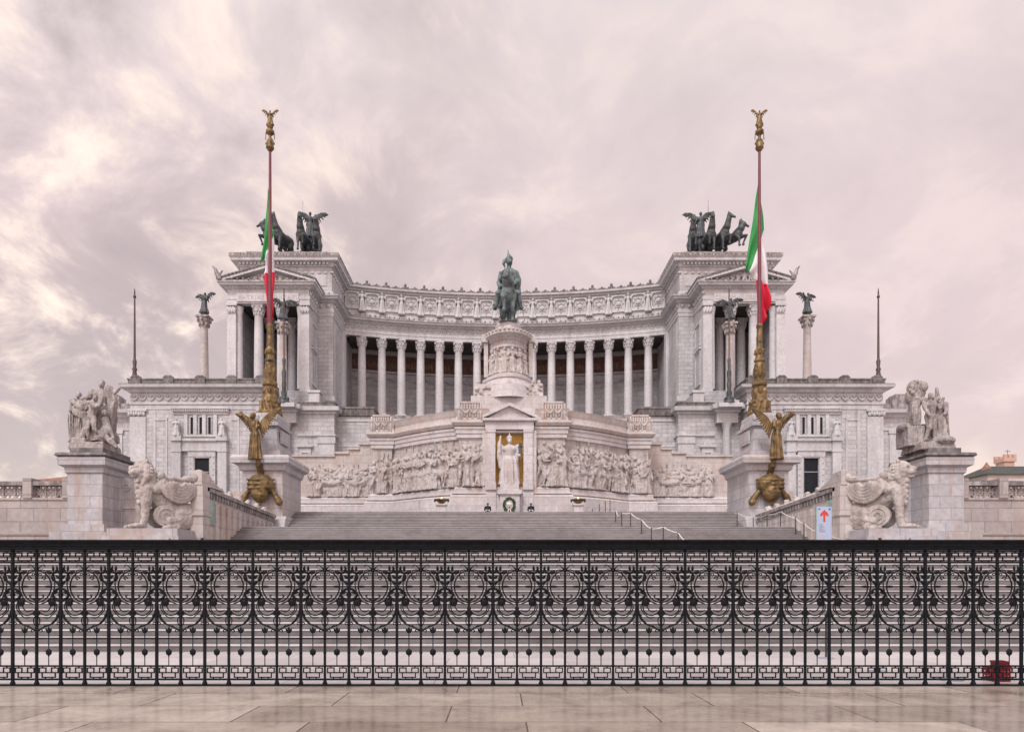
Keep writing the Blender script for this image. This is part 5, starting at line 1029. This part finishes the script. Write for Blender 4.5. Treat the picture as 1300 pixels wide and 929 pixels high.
tag(mb.build('bead_row', M['iron'], F, 'all'), kind='stuff')
for nm, z, r in (('upper_rail', 2.075, 0.010), ('upper_rail', 2.262, 0.008), ('middle_rail', 1.67, 0.009), ('middle_rail', 0.798, 0.011), ('lower_rail', 0.335, 0.011), ('lower_rail', 0.105, 0.012)):
    mb = MB(); mb.box(X0, X1, FY-r, FY+r, z-r, z+r); mb.build(nm, M['iron'], F)
mb = MB(); mb.box(X0, X1, FY-0.06, FY+0.06, 0.001, 0.022); mb.build('ground_bar', M['iron'], F)
def tb(mb, pts, r, y=0.0, seg=6): mb.tube([(x, y, z) for x, z in pts], [q*1.32 for q in r] if isinstance(r, list) else r*1.32, seg)
def Zp(v): return 2.519-v/350.0
def Xp(u): return u/350.0
def spiral(cx, cz, r0, r1, a0, a1, n=16): return [(cx+(r0+(r1-r0)*i/n)*math.cos(R(a0+(a1-a0)*i/n)), cz+(r0+(r1-r0)*i/n)*math.sin(R(a0+(a1-a0)*i/n))) for i in range(n+1)]
def smooth(pts, n=5):
    out = []
    for i in range(len(pts)-1):
        p0, p1, p2, p3 = pts[max(i-1, 0)], pts[i], pts[i+1], pts[min(i+2, len(pts)-1)]
        for k in range(n):
            t = k/n; out.append(tuple(0.5*((2*p1[j])+(-p0[j]+p2[j])*t+(2*p0[j]-5*p1[j]+4*p2[j]-p3[j])*t*t+(-p0[j]+3*p1[j]-3*p2[j]+p3[j])*t**3) for j in (0, 1)))
    return out+[pts[-1]]
def leaf(mb, x, z, ang, l, w, y=0.0):
    w = w*1.4; l = l*1.0
    # pointed iron leaf with a raised rib, growing from (x,z)
    c, s_ = math.cos(R(ang)), math.sin(R(ang)); P = []
    for t, q in ((0, 0.12), (0.2, 0.7), (0.45, 1), (0.7, 0.75), (0.88, 0.35), (1, 0.02)): P.append((t*l, q*w))
    up = [(x+c*t-s_*q, z+s_*t+c*q) for t, q in P]; dn = [(x+c*t+s_*q, z+s_*t-c*q) for t, q in P]
    rb = [(x+c*t, z+s_*t) for t, q in P]
    w = w*1.0
    A_ = [mb.V((p[0], y+0.002, p[1])) for p in up]; B_ = [mb.V((p[0], y-0.011, p[1])) for p in rb]; C_ = [mb.V((p[0], y+0.002, p[1])) for p in dn]; D_ = [mb.V((p[0], y+0.008, p[1])) for p in rb]
    for i in range(5):
        mb.face([A_[i], A_[i+1], B_[i+1], B_[i]]); mb.face([B_[i], B_[i+1], C_[i+1], C_[i]]); mb.face([C_[i], C_[i+1], D_[i+1], D_[i]]); mb.face([D_[i], D_[i+1], A_[i+1], A_[i]])
def post(kind):
    mb = MB(); h = 0.0205 if kind else 0.018
    mb.box(-h, h, -h, h, 0.1, 2.285)
    mb.lathe(0, 0, [(0.040, 0.022), (0.042, 0.045), (0.030, 0.07), (0.021, 0.11), (0.019, 0.15)], 14)
    for z in (0.105, 0.335, 0.56, 0.798, 1.03, 1.67, 2.075): mb.lathe(0, 0, [(0.018, z-0.022), (0.028, z-0.012), (0.028, z+0.012), (0.018, z+0.022)], 12)
    if kind:    # palmette post
        for v, q in ((288, 0.85), (255, 1.0), (222, 1.0)):
            for s_ in (-1, 1): leaf(mb, s_*0.015, Zp(v), 90-s_*42, 0.105*q, 0.017, -0.008)
        for s_ in (-1, 1):
            st = smooth([(0, Zp(305)), (s_*0.07, Zp(275)), (s_*0.11, Zp(235)), (s_*0.12, Zp(195))]); tb(mb, st, 0.006, -0.004)
            leaf(mb, s_*0.118, Zp(212), 90-s_*6, 0.115, 0.017, -0.008); leaf(mb, s_*0.112, Zp(225), 90+s_*40, 0.105, 0.016, -0.008); leaf(mb, s_*0.115, Zp(228), 90-s_*48, 0.10, 0.016, -0.008)
            leaf(mb, s_*0.045, Zp(205), 90-s_*16, 0.09, 0.015, -0.008); leaf(mb, s_*0.09, Zp(262), 90-s_*52, 0.085, 0.014, -0.008)
            ln = smooth([(0, Zp(310)), (s_*0.07, Zp(318)), (s_*0.135, Zp(347)), (s_*0.075, Zp(372)), (0, Zp(384))]); tb(mb, ln, 0.017, -0.004)
            tb(mb, smooth([(0, Zp(325)), (s_*0.035, Zp(346)), (0, Zp(368))]), 0.008)
            mb.ell((s_*0.075, -0.004, Zp(334)), (0.045, 0.012, 0.016), (0, s_*0.5, 0), 8)
            tb(mb, spiral(s_*0.045, Zp(517), 0.030, 0.008, 90+s_*90, 90-s_*250), 0.006)
        mb.ell((0, -0.005, Zp(300)), (0.035, 0.02, 0.030), (0, 0, 0), 8); mb.ell((0, -0.004, Zp(405)), (0.036, 0.022, 0.07), (0, 0, 0), 8); mb.ell((0, 0, Zp(517)), (0.026, 0.02, 0.03), (0, 0, 0), 8)
    else:
        for v, a, b in ((378, 0.055, 0.018), (392, 0.035, 0.022), (448, 0.052, 0.055), (425, 0.038, 0.03), (500, 0.02, 0.03), (553, 0.045, 0.03), (205, 0.04, 0.022)): mb.ell((0, -0.003, Zp(v)), (a, 0.02, b), (0, 0, 0), 10)
        for s_ in (-1, 1):
            mb.ell((s_*0.05, 0, Zp(372)), (0.022, 0.014, 0.02), (0, 0, 0), 8)
            tb(mb, smooth([(0, Zp(535)), (s_*0.045, Zp(515)), (s_*0.05, Zp(488)), (s_*0.015, Zp(470))]), 0.007); tb(mb, spiral(s_*0.075, Zp(560), 0.032, 0.008, 90+s_*80, 90-s_*230), 0.007)
            leaf(mb, 0, Zp(205), 90-s_*42, 0.11, 0.010, -0.006); tb(mb, smooth([(0, Zp(205)), (s_*0.06, Zp(182)), (s_*0.12, Zp(168)), (s_*0.14, Zp(185))]), 0.0055)
            leaf(mb, s_*0.02, Zp(470), 90-s_*28, 0.07, 0.02, -0.01)
    return mb.build('post', M['iron'], F, True, angle=45)
def scroll():
    mb = MB()
    tb(mb, [(0.245*math.cos(a), 1.67+0.267*math.sin(a)) for a in [2*math.pi*i/40 for i in range(41)]], 0.0095, 0.0, 7)
    for s_ in (-1, 1):
        tb(mb, smooth([(s_*0.07, Zp(400)), (s_*0.20, Zp(378)), (s_*0.285, Zp(320)), (s_*0.30, Zp(262)), (s_*0.262, Zp(222)), (s_*0.20, Zp(215))]), [0.008]*26, 0.004)
        leaf(mb, s_*0.285, Zp(268), 90+s_*10, 0.13, 0.024, -0.006); mb.ell((s_*0.205, -0.004, Zp(215)), (0.05, 0.016, 0.032), (0, s_*0.5, 0), 10)
        tb(mb, spiral(s_*0.125, Zp(250), 0.038, 0.008, 90+s_*100, 90-s_*260), 0.0075); tb(mb, spiral(s_*0.06, Zp(228), 0.028, 0.006, 90+s_*100, 90-s_*260), 0.0065)
        tb(mb, smooth([(s_*0.125+s_*0.03, Zp(240)), (s_*0.15, Zp(215)), (s_*0.10, Zp(198)), (0, Zp(203))]), 0.006)
        tb(mb, smooth([(0, Zp(378)), (s_*0.08, Zp(368)), (s_*0.125, Zp(350))]), 0.007); tb(mb, spiral(s_*0.10, Zp(352), 0.026, 0.006, -60 if s_ > 0 else 240, 200 if s_ > 0 else -20), 0.006)
        mb.ell((s_*0.20, 0, 1.67), (0.085, 0.014, 0.021), (0, 0, 0), 8); mb.ell((s_*0.245, 0, 1.67), (0.02, 0.02, 0.024), (0, 0, 0), 8)
        # heavy volutes either side of the palmette post and the strands that sweep down from them
        vx, vz = s_*(0.4045-0.148), Zp(393)
        mb.ell((vx, -0.004, vz), (0.062, 0.022, 0.064), (0, 0, 0), 14); tb(mb, spiral(vx, vz, 0.074, 0.03, 90+s_*75, 90-s_*340, 22), 0.012, -0.008)
        tb(mb, smooth([(s_*0.395, Zp(360)), (s_*0.39, Zp(430)), (s_*0.345, Zp(480)), (s_*0.25, Zp(517)), (s_*0.13, Zp(535)), (0, Zp(562))]), [0.015]*15+[0.011]*11, -0.002, 7)
        tb(mb, smooth([(vx+s_*0.055, vz-0.02), (s_*0.29, Zp(440)), (s_*0.20, Zp(466)), (s_*0.10, Zp(462)), (s_*0.03, Zp(440))]), 0.008)
        tb(mb, smooth([(vx+s_*0.075, vz-0.01), (s_*0.335, Zp(430)), (s_*0.27, Zp(462)), (s_*0.19, Zp(482)), (s_*0.11, Zp(478))]), 0.007)
        tb(mb, smooth([(vx-s_*0.02, vz-0.05), (s_*0.215, Zp(430)), (s_*0.15, Zp(446)), (s_*0.07, Zp(436))]), 0.007)
        mb.ell((s_*0.145, -0.003, Zp(530)), (0.026, 0.013, 0.018), (0, 0, 0), 8); mb.ell((s_*0.345, -0.003, Zp(470)), (0.02, 0.014, 0.03), (0, 0, 0), 8)
    return mb.build('scroll_panel', M['iron'], F, True, angle=50)
def spindle():
    mb = MB(); mb.lathe(0, 0, [(0.008, 0.335), (0.008, 0.49), (0.014, 0.50), (0.014, 0.515), (0.007, 0.52), (0.007, 0.60), (0.007, 0.62), (0.009, 0.90), (0.02, 0.93), (0.012, 0.945)], 8)
    mb.ell((0, 0, Zp(684)), (0.054, 0.018, 0.058), (0, 0, 0), 16); mb.ell((0, -0.015, Zp(684)), (0.02, 0.012, 0.02), (0, 0, 0), 8); mb.ell((0, 0, Zp(640)), (0.014, 0.014, 0.012), (0, 0, 0), 8)
    leaf(mb, 0, 0.90, 90, 0.10, 0.016); 
    for s_ in (-1, 1): leaf(mb, 0, 0.885, 90-s_*34, 0.10, 0.016, -0.004); mb.ell((s_*0.02, 0, 0.897), (0.014, 0.012, 0.014), (0, 0, 0), 6)
    return mb.build('spindle', M['iron'], F, True, angle=50)
def fret(z0, z1, r=0.0092):
    mb = MB(); wd, h = 0.367, z1-z0
    a0 = -0.1835
    def ln(pts):
        for p, q in zip(pts, pts[1:]):
            x0, x1 = sorted((a0+p[0]*wd, a0+q[0]*wd)); w0, w1 = sorted((z0+p[1]*h, z0+q[1]*h)); mb.box(x0-r, x1+r, -r*0.8, r*0.8, w0-r, w1+r)
    for a0 in (-0.1835-0.2022, -0.1835+0.2022):
        for m_ in (lambda u: u, lambda u: 1-u):
            ln([(m_(0.20), 0.50), (m_(0.07), 0.50), (m_(0.07), 0.88), (m_(0.37), 0.88), (m_(0.37), 0.50), (m_(0.20), 0.50), (m_(0.20), 0.12), (m_(0.50), 0.12)]); ln([(m_(0.22), 0.88), (m_(0.22), 1.0)]); ln([(m_(0.35), 0.12), (m_(0.35), 0.0)])
        ln([(0.37, 0.50), (0.63, 0.50)])
    for zf in (z0, z1): mb.box(-0.39, 0.39, -0.005, 0.005, zf-0.006, zf+0.006)
    return mb.build('meander_panel', M['iron'], F)
PA, PB, SC, SPN, FU, FL_ = post(1), post(0), scroll(), spindle(), fret(2.085, 2.254), fret(0.118, 0.324)
used = set()
def put(o, x):
    c = o if o.name not in used else dup(o, F); used.add(o.name); c.location = Vector((x, FY, 0))-F.location; return c
CXC = [-1.178+0.809*k for k in range(-16, 17)]
for i, x in enumerate(CXC):
    put(PB, x); put(SC, x)
    put(FU, x); put(FL_, x)
    for s_ in (-1, 1): put(SPN, x+s_*0.2022)
    put(PA, x-0.4045)
put(PA, CXC[-1]+0.4045)

# ------------------------------------------------------------------ small things
# red crates behind the fence
for (x, y, z0, w_, d_, h, rz_, lab) in ((7.30, 12.05, 0.004, 0.30, 0.26, 0.26, 3, 'lower red plastic crate on the pale paving behind the right end of the fence'), (7.36, 12.06, 0.266, 0.19, 0.18, 0.09, -6, 'smaller bright red tub stacked on the red crate behind the fence')):
    T = thing('plastic_crate', (x, y, z0), lab, 'crate')
    mb = MB(); mb.X = at(x, y, z0, rz_); t = 0.012
    mb.box(-w_/2, w_/2, -d_/2, d_/2, 0, t)
    for q in (-1, 1):
        for k in range(3): mb.box(-w_/2, w_/2, q*(d_/2-t) if q < 0 else d_/2-t, -d_/2+t*0 if q < 0 else d_/2, h*(0.04+0.32*k), h*(0.04+0.32*k)+h*0.22); mb.box(q*w_/2-(t if q > 0 else 0), q*w_/2+(t if q < 0 else 0), -d_/2, d_/2, h*(0.04+0.32*k), h*(0.04+0.32*k)+h*0.22)
        for k in range(6): mb.box(-w_/2+k*(w_-0.02)/5, -w_/2+k*(w_-0.02)/5+0.02, q*d_/2-0.008, q*d_/2+0.008, 0, h)
    mb.build('shell', M['plastic'], T)
    mb = MB(); mb.X = at(x, y, z0, rz_)
    for q in (-1, 1): mb.box(-w_/2-0.012, w_/2+0.012, q*d_/2-0.012, q*d_/2+0.012, h-0.03, h); mb.box(q*w_/2-0.0125, q*w_/2+0.0125, -d_/2, d_/2, h-0.031, h+0.001)
    mb.build('rim', M['plastic'], T)
# bollard with a round foot behind the fence
T = thing('bollard', (6.55, 12.2, 0.004), 'dark steel bollard on a round pale foot plate just behind the fence', 'bollard')
mb = MB(); mb.lathe(6.55, 12.2, [(0.036, 0.03), (0.036, 0.88), (0.05, 0.90), (0.05, 0.95), (0.03, 0.98)], 16); mb.build('shaft', M['steel'], T, True)
mb = MB(); mb.lathe(6.55, 12.2, [(0.24, 0.006), (0.24, 0.025), (0.06, 0.04)], 24); mb.build('foot_plate', M['signgrey'], T, True)
# free standing rope posts in the forecourt
for x, y, rx, lab in ((6.0, 15.6, 0.02, 'thin steel rope post with flat foot near the lowest step'), (5.9, 13.3, 0.02, 'thin steel rope post with flat foot on the paving close behind the fence')):
    T = thing('stanchion', (x, y, 0.004), lab, 'rope post')
    mb = MB(); mb.lathe(x, y, [(0.022, 0.02), (0.022, 0.95), (0.035, 0.97), (0.03, 1.0)], 10); mb.build('post', M['steel'], T, True)
    mb = MB(); mb.lathe(x, y, [(0.17, 0.006), (0.17, 0.018), (0.03, 0.03)], 20); mb.build('foot', M['signgrey'], T, True)
# stanchions with a white rope running diagonally down the steps
ST = [(8.2, 70.0, 8.05), (8.3, 66.0, 8.05), (8.5, 63.5, 8.05), (8.75, 62.4, 8.05), (8.7, 59.2, 6.9), (7.75, 51.0, 5.76), (8.4, 50.9, 5.76), (8.75, 48.75, 4.93), (9.05, 46.9, 4.11), (9.96, 47.3, 4.28), (10.7, 46.2, 3.79), (10.95, 44.0, 2.98)]
NAM = ['farthest', 'second farthest', 'third farthest', 'first on the brink of the upper flight', 'on the upper flight', 'left one on the middle landing', 'right one on the middle landing', 'top one on the middle flight', 'second on the middle flight', 'third on the middle flight', 'fourth on the middle flight', 'lowest']
def zat(y):
    for k in range(17):
        pass
    if y < 44.3: return 2.976
    if y < 50.3: return 2.97+0.1636*min(17, int((y-44.3)/0.353)+1)
    if y < 57.0: return 5.757
    if y < 62.0: return 5.75+0.1643*min(14, int((y-57.0)/0.357)+1)
    return 8.052
SP_ = []
def stanchion(x, y, h, lab, grp, nm='stanchion', r=0.035):
    z = zat(y)+0.006; T = thing(nm, (x, y, z), lab, 'rope post', grp)
    mb = MB(); mb.lathe(x, y, [(r, z), (r, z+h-0.05), (r*1.5, z+h-0.04), (r*1.4, z+h)], 10); mb.build('post', M['steel'], T, True)
    mb = MB(); mb.lathe(x, y, [(r*3, z), (r*3, z+0.02), (r*1.2, z+0.04)], 14); mb.build('foot', M['steel'], T, True)
    return Vector((x, y, z+h-0.06))
for (x, y, _), n in zip(ST, NAM): SP_.append(stanchion(x, y, 1.15, 'slim dark post of the diagonal rope barrier, %s' % n, 'rope barrier posts right of centre'))
mb = MB()
for i, (a, b) in enumerate(zip(SP_[4:], SP_[5:])):
    L_ = (b-a).length; mb.tube([a.lerp(b, t/8)-Vector((0, 0, 0.09*L_*math.sin(math.pi*t/8)*0.5)) for t in range(9)], 0.032, 6)
tag(mb.build('barrier_rope', M['rope'], None, 'all'), 'white rope sagging between the posts that run diagonally down the steps', 'rope')
RP = [(18.9, 58.2), (19.3, 55.6), (19.4, 53.0), (19.5, 50.7), (19.7, 48.6), (19.8, 47.5), (20.1, 46.2), (20.0, 41.2)]
RN = ['first from the pedestal', 'second from the pedestal', 'third from the pedestal', 'fourth from the pedestal', 'fifth from the pedestal', 'just above the sign', 'behind the sign', 'beside the right winged lion']
RV = [stanchion(x, y, 1.25, 'slim dark post along the right stair parapet, %s' % n, 'posts along the right parapet') for (x, y), n in zip(RP, RN)]
mb = MB()
for a, b in zip(RV, RV[1:]): mb.tube([a.lerp(b, t/6)-Vector((0, 0, 0.10*math.sin(math.pi*t/6))) for t in range(7)], 0.028, 6)
tag(mb.build('barrier_rope', M['rope'], None, 'all'), 'thin pale rope along the posts beside the right stair parapet', 'rope')
LV = [stanchion(x, y, 1.3, lab, None, 'chain_post', 0.07) for x, y, lab in ((-18.6, 39.5, 'stout grey post holding a chain in front of the left winged lion'), (20.6, 39.5, 'stout grey post holding a chain in front of the right winged lion'))]
for p, s_ in zip(LV, (-1, 1)):
    mb = MB()
    for q0, q1, sg in ((p, p+Vector((s_*2.5, 1.2, 0.1)), 0.55), (p, p+Vector((s_*2.2, -0.6, -0.9)), 0.15)):
        mb.tube([q0.lerp(q1, t/10)-Vector((0, 0, sg*math.sin(math.pi*t/10))) for t in range(11)], 0.03, 6)
    tag(mb.build('chain', M['steel'], None, 'all'), 'thin dark chain sagging in front of the %s winged lion' % ('left' if s_ < 0 else 'right'), 'chain')
# information sign
T = thing('information_sign', (12.85, 30.0, 2.976), 'pale blue upright sign with a red arrow pointing up, standing before the right winged lion', 'sign')
sx0, sx1, sy = 12.52, 13.17, 30.0
mb = MB(); mb.box(sx0, sx1, sy, sy+0.10, 3.05, 5.04); mb.build('panel', M['sign'], T)
mb = MB(); mb.box(sx0-0.035, sx0-0.001, sy-0.004, sy+0.11, 3.0, 5.04); mb.box(sx0-0.1, sx1+0.1, sy-0.15, sy+0.25, 2.98, 3.05); mb.build('side_frame', M['verdi'], T)
mb = MB(); cx = 12.845; zt = 4.90
mb.box(cx-0.045, cx+0.045, sy-0.012, sy-0.002, zt-0.52, zt-0.06)
for q in (-1, 1): mb.prism([(cx, zt+0.01), (cx+q*0.175, zt-0.17), (cx+q*0.175, zt-0.27), (cx+q*0.115, zt-0.265), (cx, zt-0.14)], 'y', sy-0.0115 if q > 0 else sy-0.0125, sy-0.003)
mb.build('arrow', M['signred'], T)
mb = MB(); rr = random.Random(4)
for i in range(9):
    z = 4.27-i*0.043; mb.box(sx0+0.10, sx0+0.10+rr.uniform(0.16, 0.36)*(1.3 if i == 3 else 0.8), sy-0.006, sy-0.002, z, z+0.018)
mb.build('small_print', M['signgrey'], T)
mb = MB()
for i in range(6): z = 3.80-i*0.07; mb.box(sx0+0.08, sx0+0.08+rr.uniform(0.2, 0.45), sy-0.006, sy-0.002, z, z+0.025)
mb.build('pink_print', M['signpink'], T)
mb = MB(); mb.box(sx1-0.13, sx1-0.05, sy-0.006, sy-0.002, 4.90, 4.97); mb.box(sx0+0.05, sx0+0.15, sy-0.006, sy-0.002, 4.92, 4.965); mb.build('emblem', M['signblue'], T)
# braziers with small flames
for x, lab in ((-7.4, 'small bronze fire bowl with a flame on a marble stand, left of the altar centre'), (6.9, 'small bronze fire bowl on a marble stand, right of the altar centre')):
    T = thing('brazier', (x, 71.5, 8.05), lab, 'brazier', 'fire bowls before the altar')
    mb = MB(); mb.box(x-0.55, x+0.55, 71, 72, 8.05, 9.7, 0.1, 0.1); mb.box(x-0.6, x+0.6, 70.95, 72.05, 9.7, 9.85); mb.build('stand', M['altar_lt'], T)
    mb = MB(); mb.lathe(x, 71.5, [(0.2, 9.85), (0.25, 9.95), (0.55, 10.2), (0.72, 10.35), (0.66, 10.35), (0.3, 10.2)], 18)
    for q in (-1, 1): mb.ell((x+q*0.7, 71.5, 10.25), (0.12, 0.12, 0.2), (0, 0, 0), 8)
    mb.build('bowl', M['gilt'], T, True)
    mb = MB(); mb.lathe(x, 71.5, [(0.10, 10.28), (0.14, 10.36), (0.07, 10.5), (0.01, 10.62)], 8); mb.build('flame', M['flame'], T, True)
# wreath on a stand
T = thing('wreath', (-0.3, 71.4, 8.05), 'green laurel wreath on an easel at the foot of the goddess', 'wreath')
mb = MB(); rr = random.Random(12)
for i in range(220):
    a = rr.uniform(0, 2*math.pi); q = rr.uniform(0.42, 0.66); x, z = -0.3+q*math.cos(a), 9.75+q*1.22*math.sin(a); b = a+math.pi/2+rr.uniform(-0.6, 0.6)
    mb.ell((x, 71.3+rr.uniform(-0.1, 0.1), z), (0.13, 0.03, 0.05), (0, -b, rr.uniform(-0.5, 0.5)), 6)
for i in range(120): mb.ell((-0.3+rr.uniform(-0.6, 0.6), 71.25+rr.uniform(-0.1, 0.1), 8.85+rr.uniform(-0.35, 0.3)), (0.13, 0.04, 0.06), (0, rr.uniform(0, 3), rr.uniform(-0.5, 0.5)), 6)
mb.build('leaves', M['leaf'], T, 'all')
mb = MB(); mb.tube([(-0.3, 71.2, 9.3), (-0.75, 71.1, 8.06)], 0.05, 6); mb.tube([(-0.3, 71.2, 9.3), (0.15, 71.1, 8.06)], 0.05, 6); mb.tube([(-0.3, 71.3, 9.6), (-0.3, 72.0, 8.06)], 0.05, 6); mb.build('easel', M['gilt'], T, True)
mb = MB(); mb.prism([(-0.55, 8.5), (-0.3, 9.35), (-0.38, 9.35), (-0.72, 8.55)], 'y', 71.02, 71.06); mb.prism([(-0.05, 8.5), (-0.3, 9.35), (-0.22, 9.35), (0.12, 8.55)], 'y', 71.02, 71.06); mb.build('ribbon', M['rope'], T)
mb = MB(); mb.ell((-0.3, 71.3, 9.85), (0.3, 0.06, 0.18), (0, 0.1, 0), 10); mb.build('pale_bow', M['rope'], T, True)
# the two guards of honour in dark caps and coats, feet hidden by the top step
for x, lab in ((-2.55, 'guard in dark cap and long dark coat standing left of the wreath'), (1.92, 'guard in dark cap and long dark coat standing right of the wreath')):
    T = thing('person', (x, 70.6, 8.055), lab, 'person', 'guards beside the wreath')
    pm = at(x, 70.6, 8.055, 0); ar = [((-0.15, 0.02, 0.62), (-0.10, -0.09, 0.56)), ((0.15, 0.02, 0.62), (0.10, -0.09, 0.56))]
    m_ = MB(); figure(m_, pm, 1.78, 0, ar); fuse(m_, 'body', M['skin'], T, 0.022)
    m_ = MB(); m_.X = pm @ Matrix.Scale(1.78, 4)
    m_.chain([((0, 0, 0.60), 0.115), ((0, 0, 0.72), 0.125), ((0, 0, 0.79), 0.10)]); m_.ell((0, 0, 0.78), (0.17, 0.10, 0.07))
    rs = [[(r_*math.cos(a)*1.1, r_*0.85*math.sin(a), z) for a in [2*math.pi*i/20 for i in range(20)]] for z, r_ in ((0.66, 0.12), (0.5, 0.14), (0.30, 0.165), (0.22, 0.17))]; m_.rings(rs)
    for q in (-1, 1): m_.chain([((q*0.14, 0, 0.78), 0.062), ((q*0.165, 0.02, 0.62), 0.052), ((q*0.115, -0.08, 0.565), 0.04)]); m_.chain([((q*0.06, 0, 0.3), 0.07), ((q*0.06, 0, 0.05), 0.05)]); m_.cap((q*0.06, 0, 0.03), 0.035, (q*0.07, -0.09, 0.025), 0.028)
    fuse(m_, 'coat', M['navy'], T, 0.025)
    m_ = MB(); m_.X = pm @ Matrix.Scale(1.78, 4); m_.lathe(0.0, -0.015, [(0.066, 0.945), (0.07, 0.965), (0.085, 0.995), (0.05, 1.01)], 14); m_.ell((0, -0.075, 0.95), (0.05, 0.035, 0.008)); m_.build('cap', M['navy'], T, True)
    m_ = MB(); m_.X = pm @ Matrix.Scale(1.78, 4); m_.ell((-0.10, -0.095, 0.56), (0.035, 0.035, 0.04)); m_.ell((0.10, -0.095, 0.56), (0.035, 0.035, 0.04)); m_.box(-0.128, 0.128, -0.118, -0.10, 0.60, 0.625); m_.build('white_gloves_and_belt', M['rope'], T, True)
# ------------------------------------------------------------------ the town behind
def house(name, x0, x1, y0, y1, z1, roof, wall, lab, hip=2.0, wins=()):
    T = thing(name, ((x0+x1)/2, y0, 0), lab, 'building')
    mb = MB(); mb.box(x0, x1, y0, y1, 0, z1); W_ = mb.build('wall', wall, T)
    mb = MB(); e = 0.8; ym = (y0+y1)/2; hx = min((x1-x0)*0.3, 5); mb.rings([[(x0-e, y0-e, z1), (x1+e, y0-e, z1), (x1+e, y1+e, z1), (x0-e, y1+e, z1)], [(x0-e, y0-e, z1+0.3), (x1+e, y0-e, z1+0.3), (x1+e, y1+e, z1+0.3), (x0-e, y1+e, z1+0.3)], [(x0+hx, ym-1, z1+hip), (x1-hx, ym-1, z1+hip), (x1-hx, ym+1, z1+hip), (x0+hx, ym+1, z1+hip)]]); mb.build('roof', roof, T)
    for wx, wz in wins: mb = MB(); mb.box(wx-0.6, wx+0.6, y0-0.06, y0-0.02, wz, wz+1.9); mb.build('window', M['glass'], T)
    return T
house('hillside_house', 100.5, 114, 150, 168, 23.4, M['roofdk'], M['plaster2'], 'pale building with low grey roof behind the right boundary wall', 1.8, ((103, 20), (107, 20), (111, 20)))
house('hillside_house', 142, 175, 200, 215, 33.0, M['roofdk'], M['plaster2'], 'long dark-roofed building in front of the crenellated tower', 3.6, ((146, 28),))
T = thing('castle_tower', (164, 222, 0), 'distant pink medieval tower with battlements and arched window at the far right', 'tower')
mb = MB(); mb.box(161.8, 165.0, 220, 224, 0, 40.4); mb.box(161.4, 165.4, 219.6, 224.4, 40.4, 41.6); mb.build('wall', M['plaster'], T)
mb = MB()
for i in range(3): mb.box(161.4+i*1.5, 162.4+i*1.5, 219.6, 220.3, 41.6, 42.7); mb.box(161.4+i*1.5, 162.4+i*1.5, 223.7, 224.4, 41.6, 42.7)
mb.build('battlements', M['plaster'], T)
mb = MB(); mb.prism([(163.3+0.6*math.cos(R(a)), 37.3+0.75*math.sin(R(a))) for a in range(0, 181, 20)]+[(162.55, 35.9), (164.05, 35.9)], 'y', 219.9, 219.98); mb.build('window', M['glass'], T)
mb = MB(); mb.tube([(164.2, 222, 41.6), (164.2, 222, 44.6)], 0.07, 6); mb.box(163.4, 165.2, 221.95, 222.05, 44.0, 44.15); mb.build('aerial', M['steel'], T)
T = thing('castle_hall', (182, 224, 0), 'pink crenellated building beside the distant tower, at the right edge', 'building')
mb = MB(); mb.box(165.2, 200, 221, 235, 0, 37.4); mb.box(160, 170, 214, 220, 0, 35.0); mb.build('wall', M['plaster'], T)
mb = MB()
for i in range(16): mb.box(165.4+i*1.95, 166.5+i*1.95, 220.8, 221.4, 37.4, 38.2)
mb.build('battlements', M['plaster'], T)
mb = MB(); mb.rings([[(159.5, 213.5, 35), (170.5, 213.5, 35), (170.5, 220.2, 36.4), (159.5, 220.2, 36.4)], [(159.5, 213.5, 35.3), (170.5, 213.5, 35.3), (170.5, 220.2, 36.7), (159.5, 220.2, 36.7)]]); mb.build('roof', M['tile'], T)
T = thing('lantern_turret', (145.6, 204, 0), 'tiny lantern turret on the skyline left of the distant tower', 'turret')
mb = MB(); mb.box(144.2, 147.0, 204, 207, 0, 34.8); mb.build('wall', M['plaster'], T)
mb = MB(); mb.lathe(145.6, 205.5, [(1.4, 34.8), (1.3, 35.8), (0.6, 36.7), (0.15, 37.6)], 12); mb.build('cap', M['tile'], T, True)
house('hillside_house', -103, -90, 150, 162, 23.6, M['tile'], M['plaster2'], 'low building with terracotta roof behind the left boundary wall', 2.0, ((-98, 20),))
def tree(x, y, z0, h, r, lab):
    T = thing('tree', (x, y, 0), lab, 'tree', 'trees on the skyline'); rr = random.Random(int(x*7))
    mb = MB(); mb.tube([(x, y, 0), (x+0.3, y, z0*0.5), (x, y, z0)], [0.5, 0.4, 0.25], 8)
    for k in range(5): a = rr.uniform(0, 6.28); mb.tube([(x, y, z0-1), (x+math.cos(a)*r*0.6, y+math.sin(a)*r*0.6, z0+h*0.5)], [0.2, 0.06], 6)
    mb.build('trunk', M['leaf'], T, True)
    mb = MB()
    for i in range(900):
        u = Vector((rr.gauss(0, 1), rr.gauss(0, 1), rr.gauss(0, 0.8))).normalized()*(rr.random()**0.4); k = 1+0.25*math.sin(u.x*7)*math.cos(u.y*5)
        c = Vector((x+u.x*r*k, y+u.y*r*k, z0+h*0.5+u.z*h*0.5*k)); a = Vector((rr.gauss(0, 1), rr.gauss(0, 1), rr.gauss(0, 1))).normalized(); b = a.orthogonal().normalized(); sz = 0.45
        mb.face([mb.V(c+a*sz), mb.V(c+b*sz*0.6), mb.V(c-a*sz), mb.V(c-b*sz*0.6)])
    mb.build('crown', M['leaf'], T)
tree(-87.0, 145, 20.5, 4.6, 3.2, 'dark rounded tree top behind the left boundary wall, beside the pedestal')
tree(-92.5, 149, 20.0, 5.0, 3.0, 'small dark tree top just right of the terracotta roof')
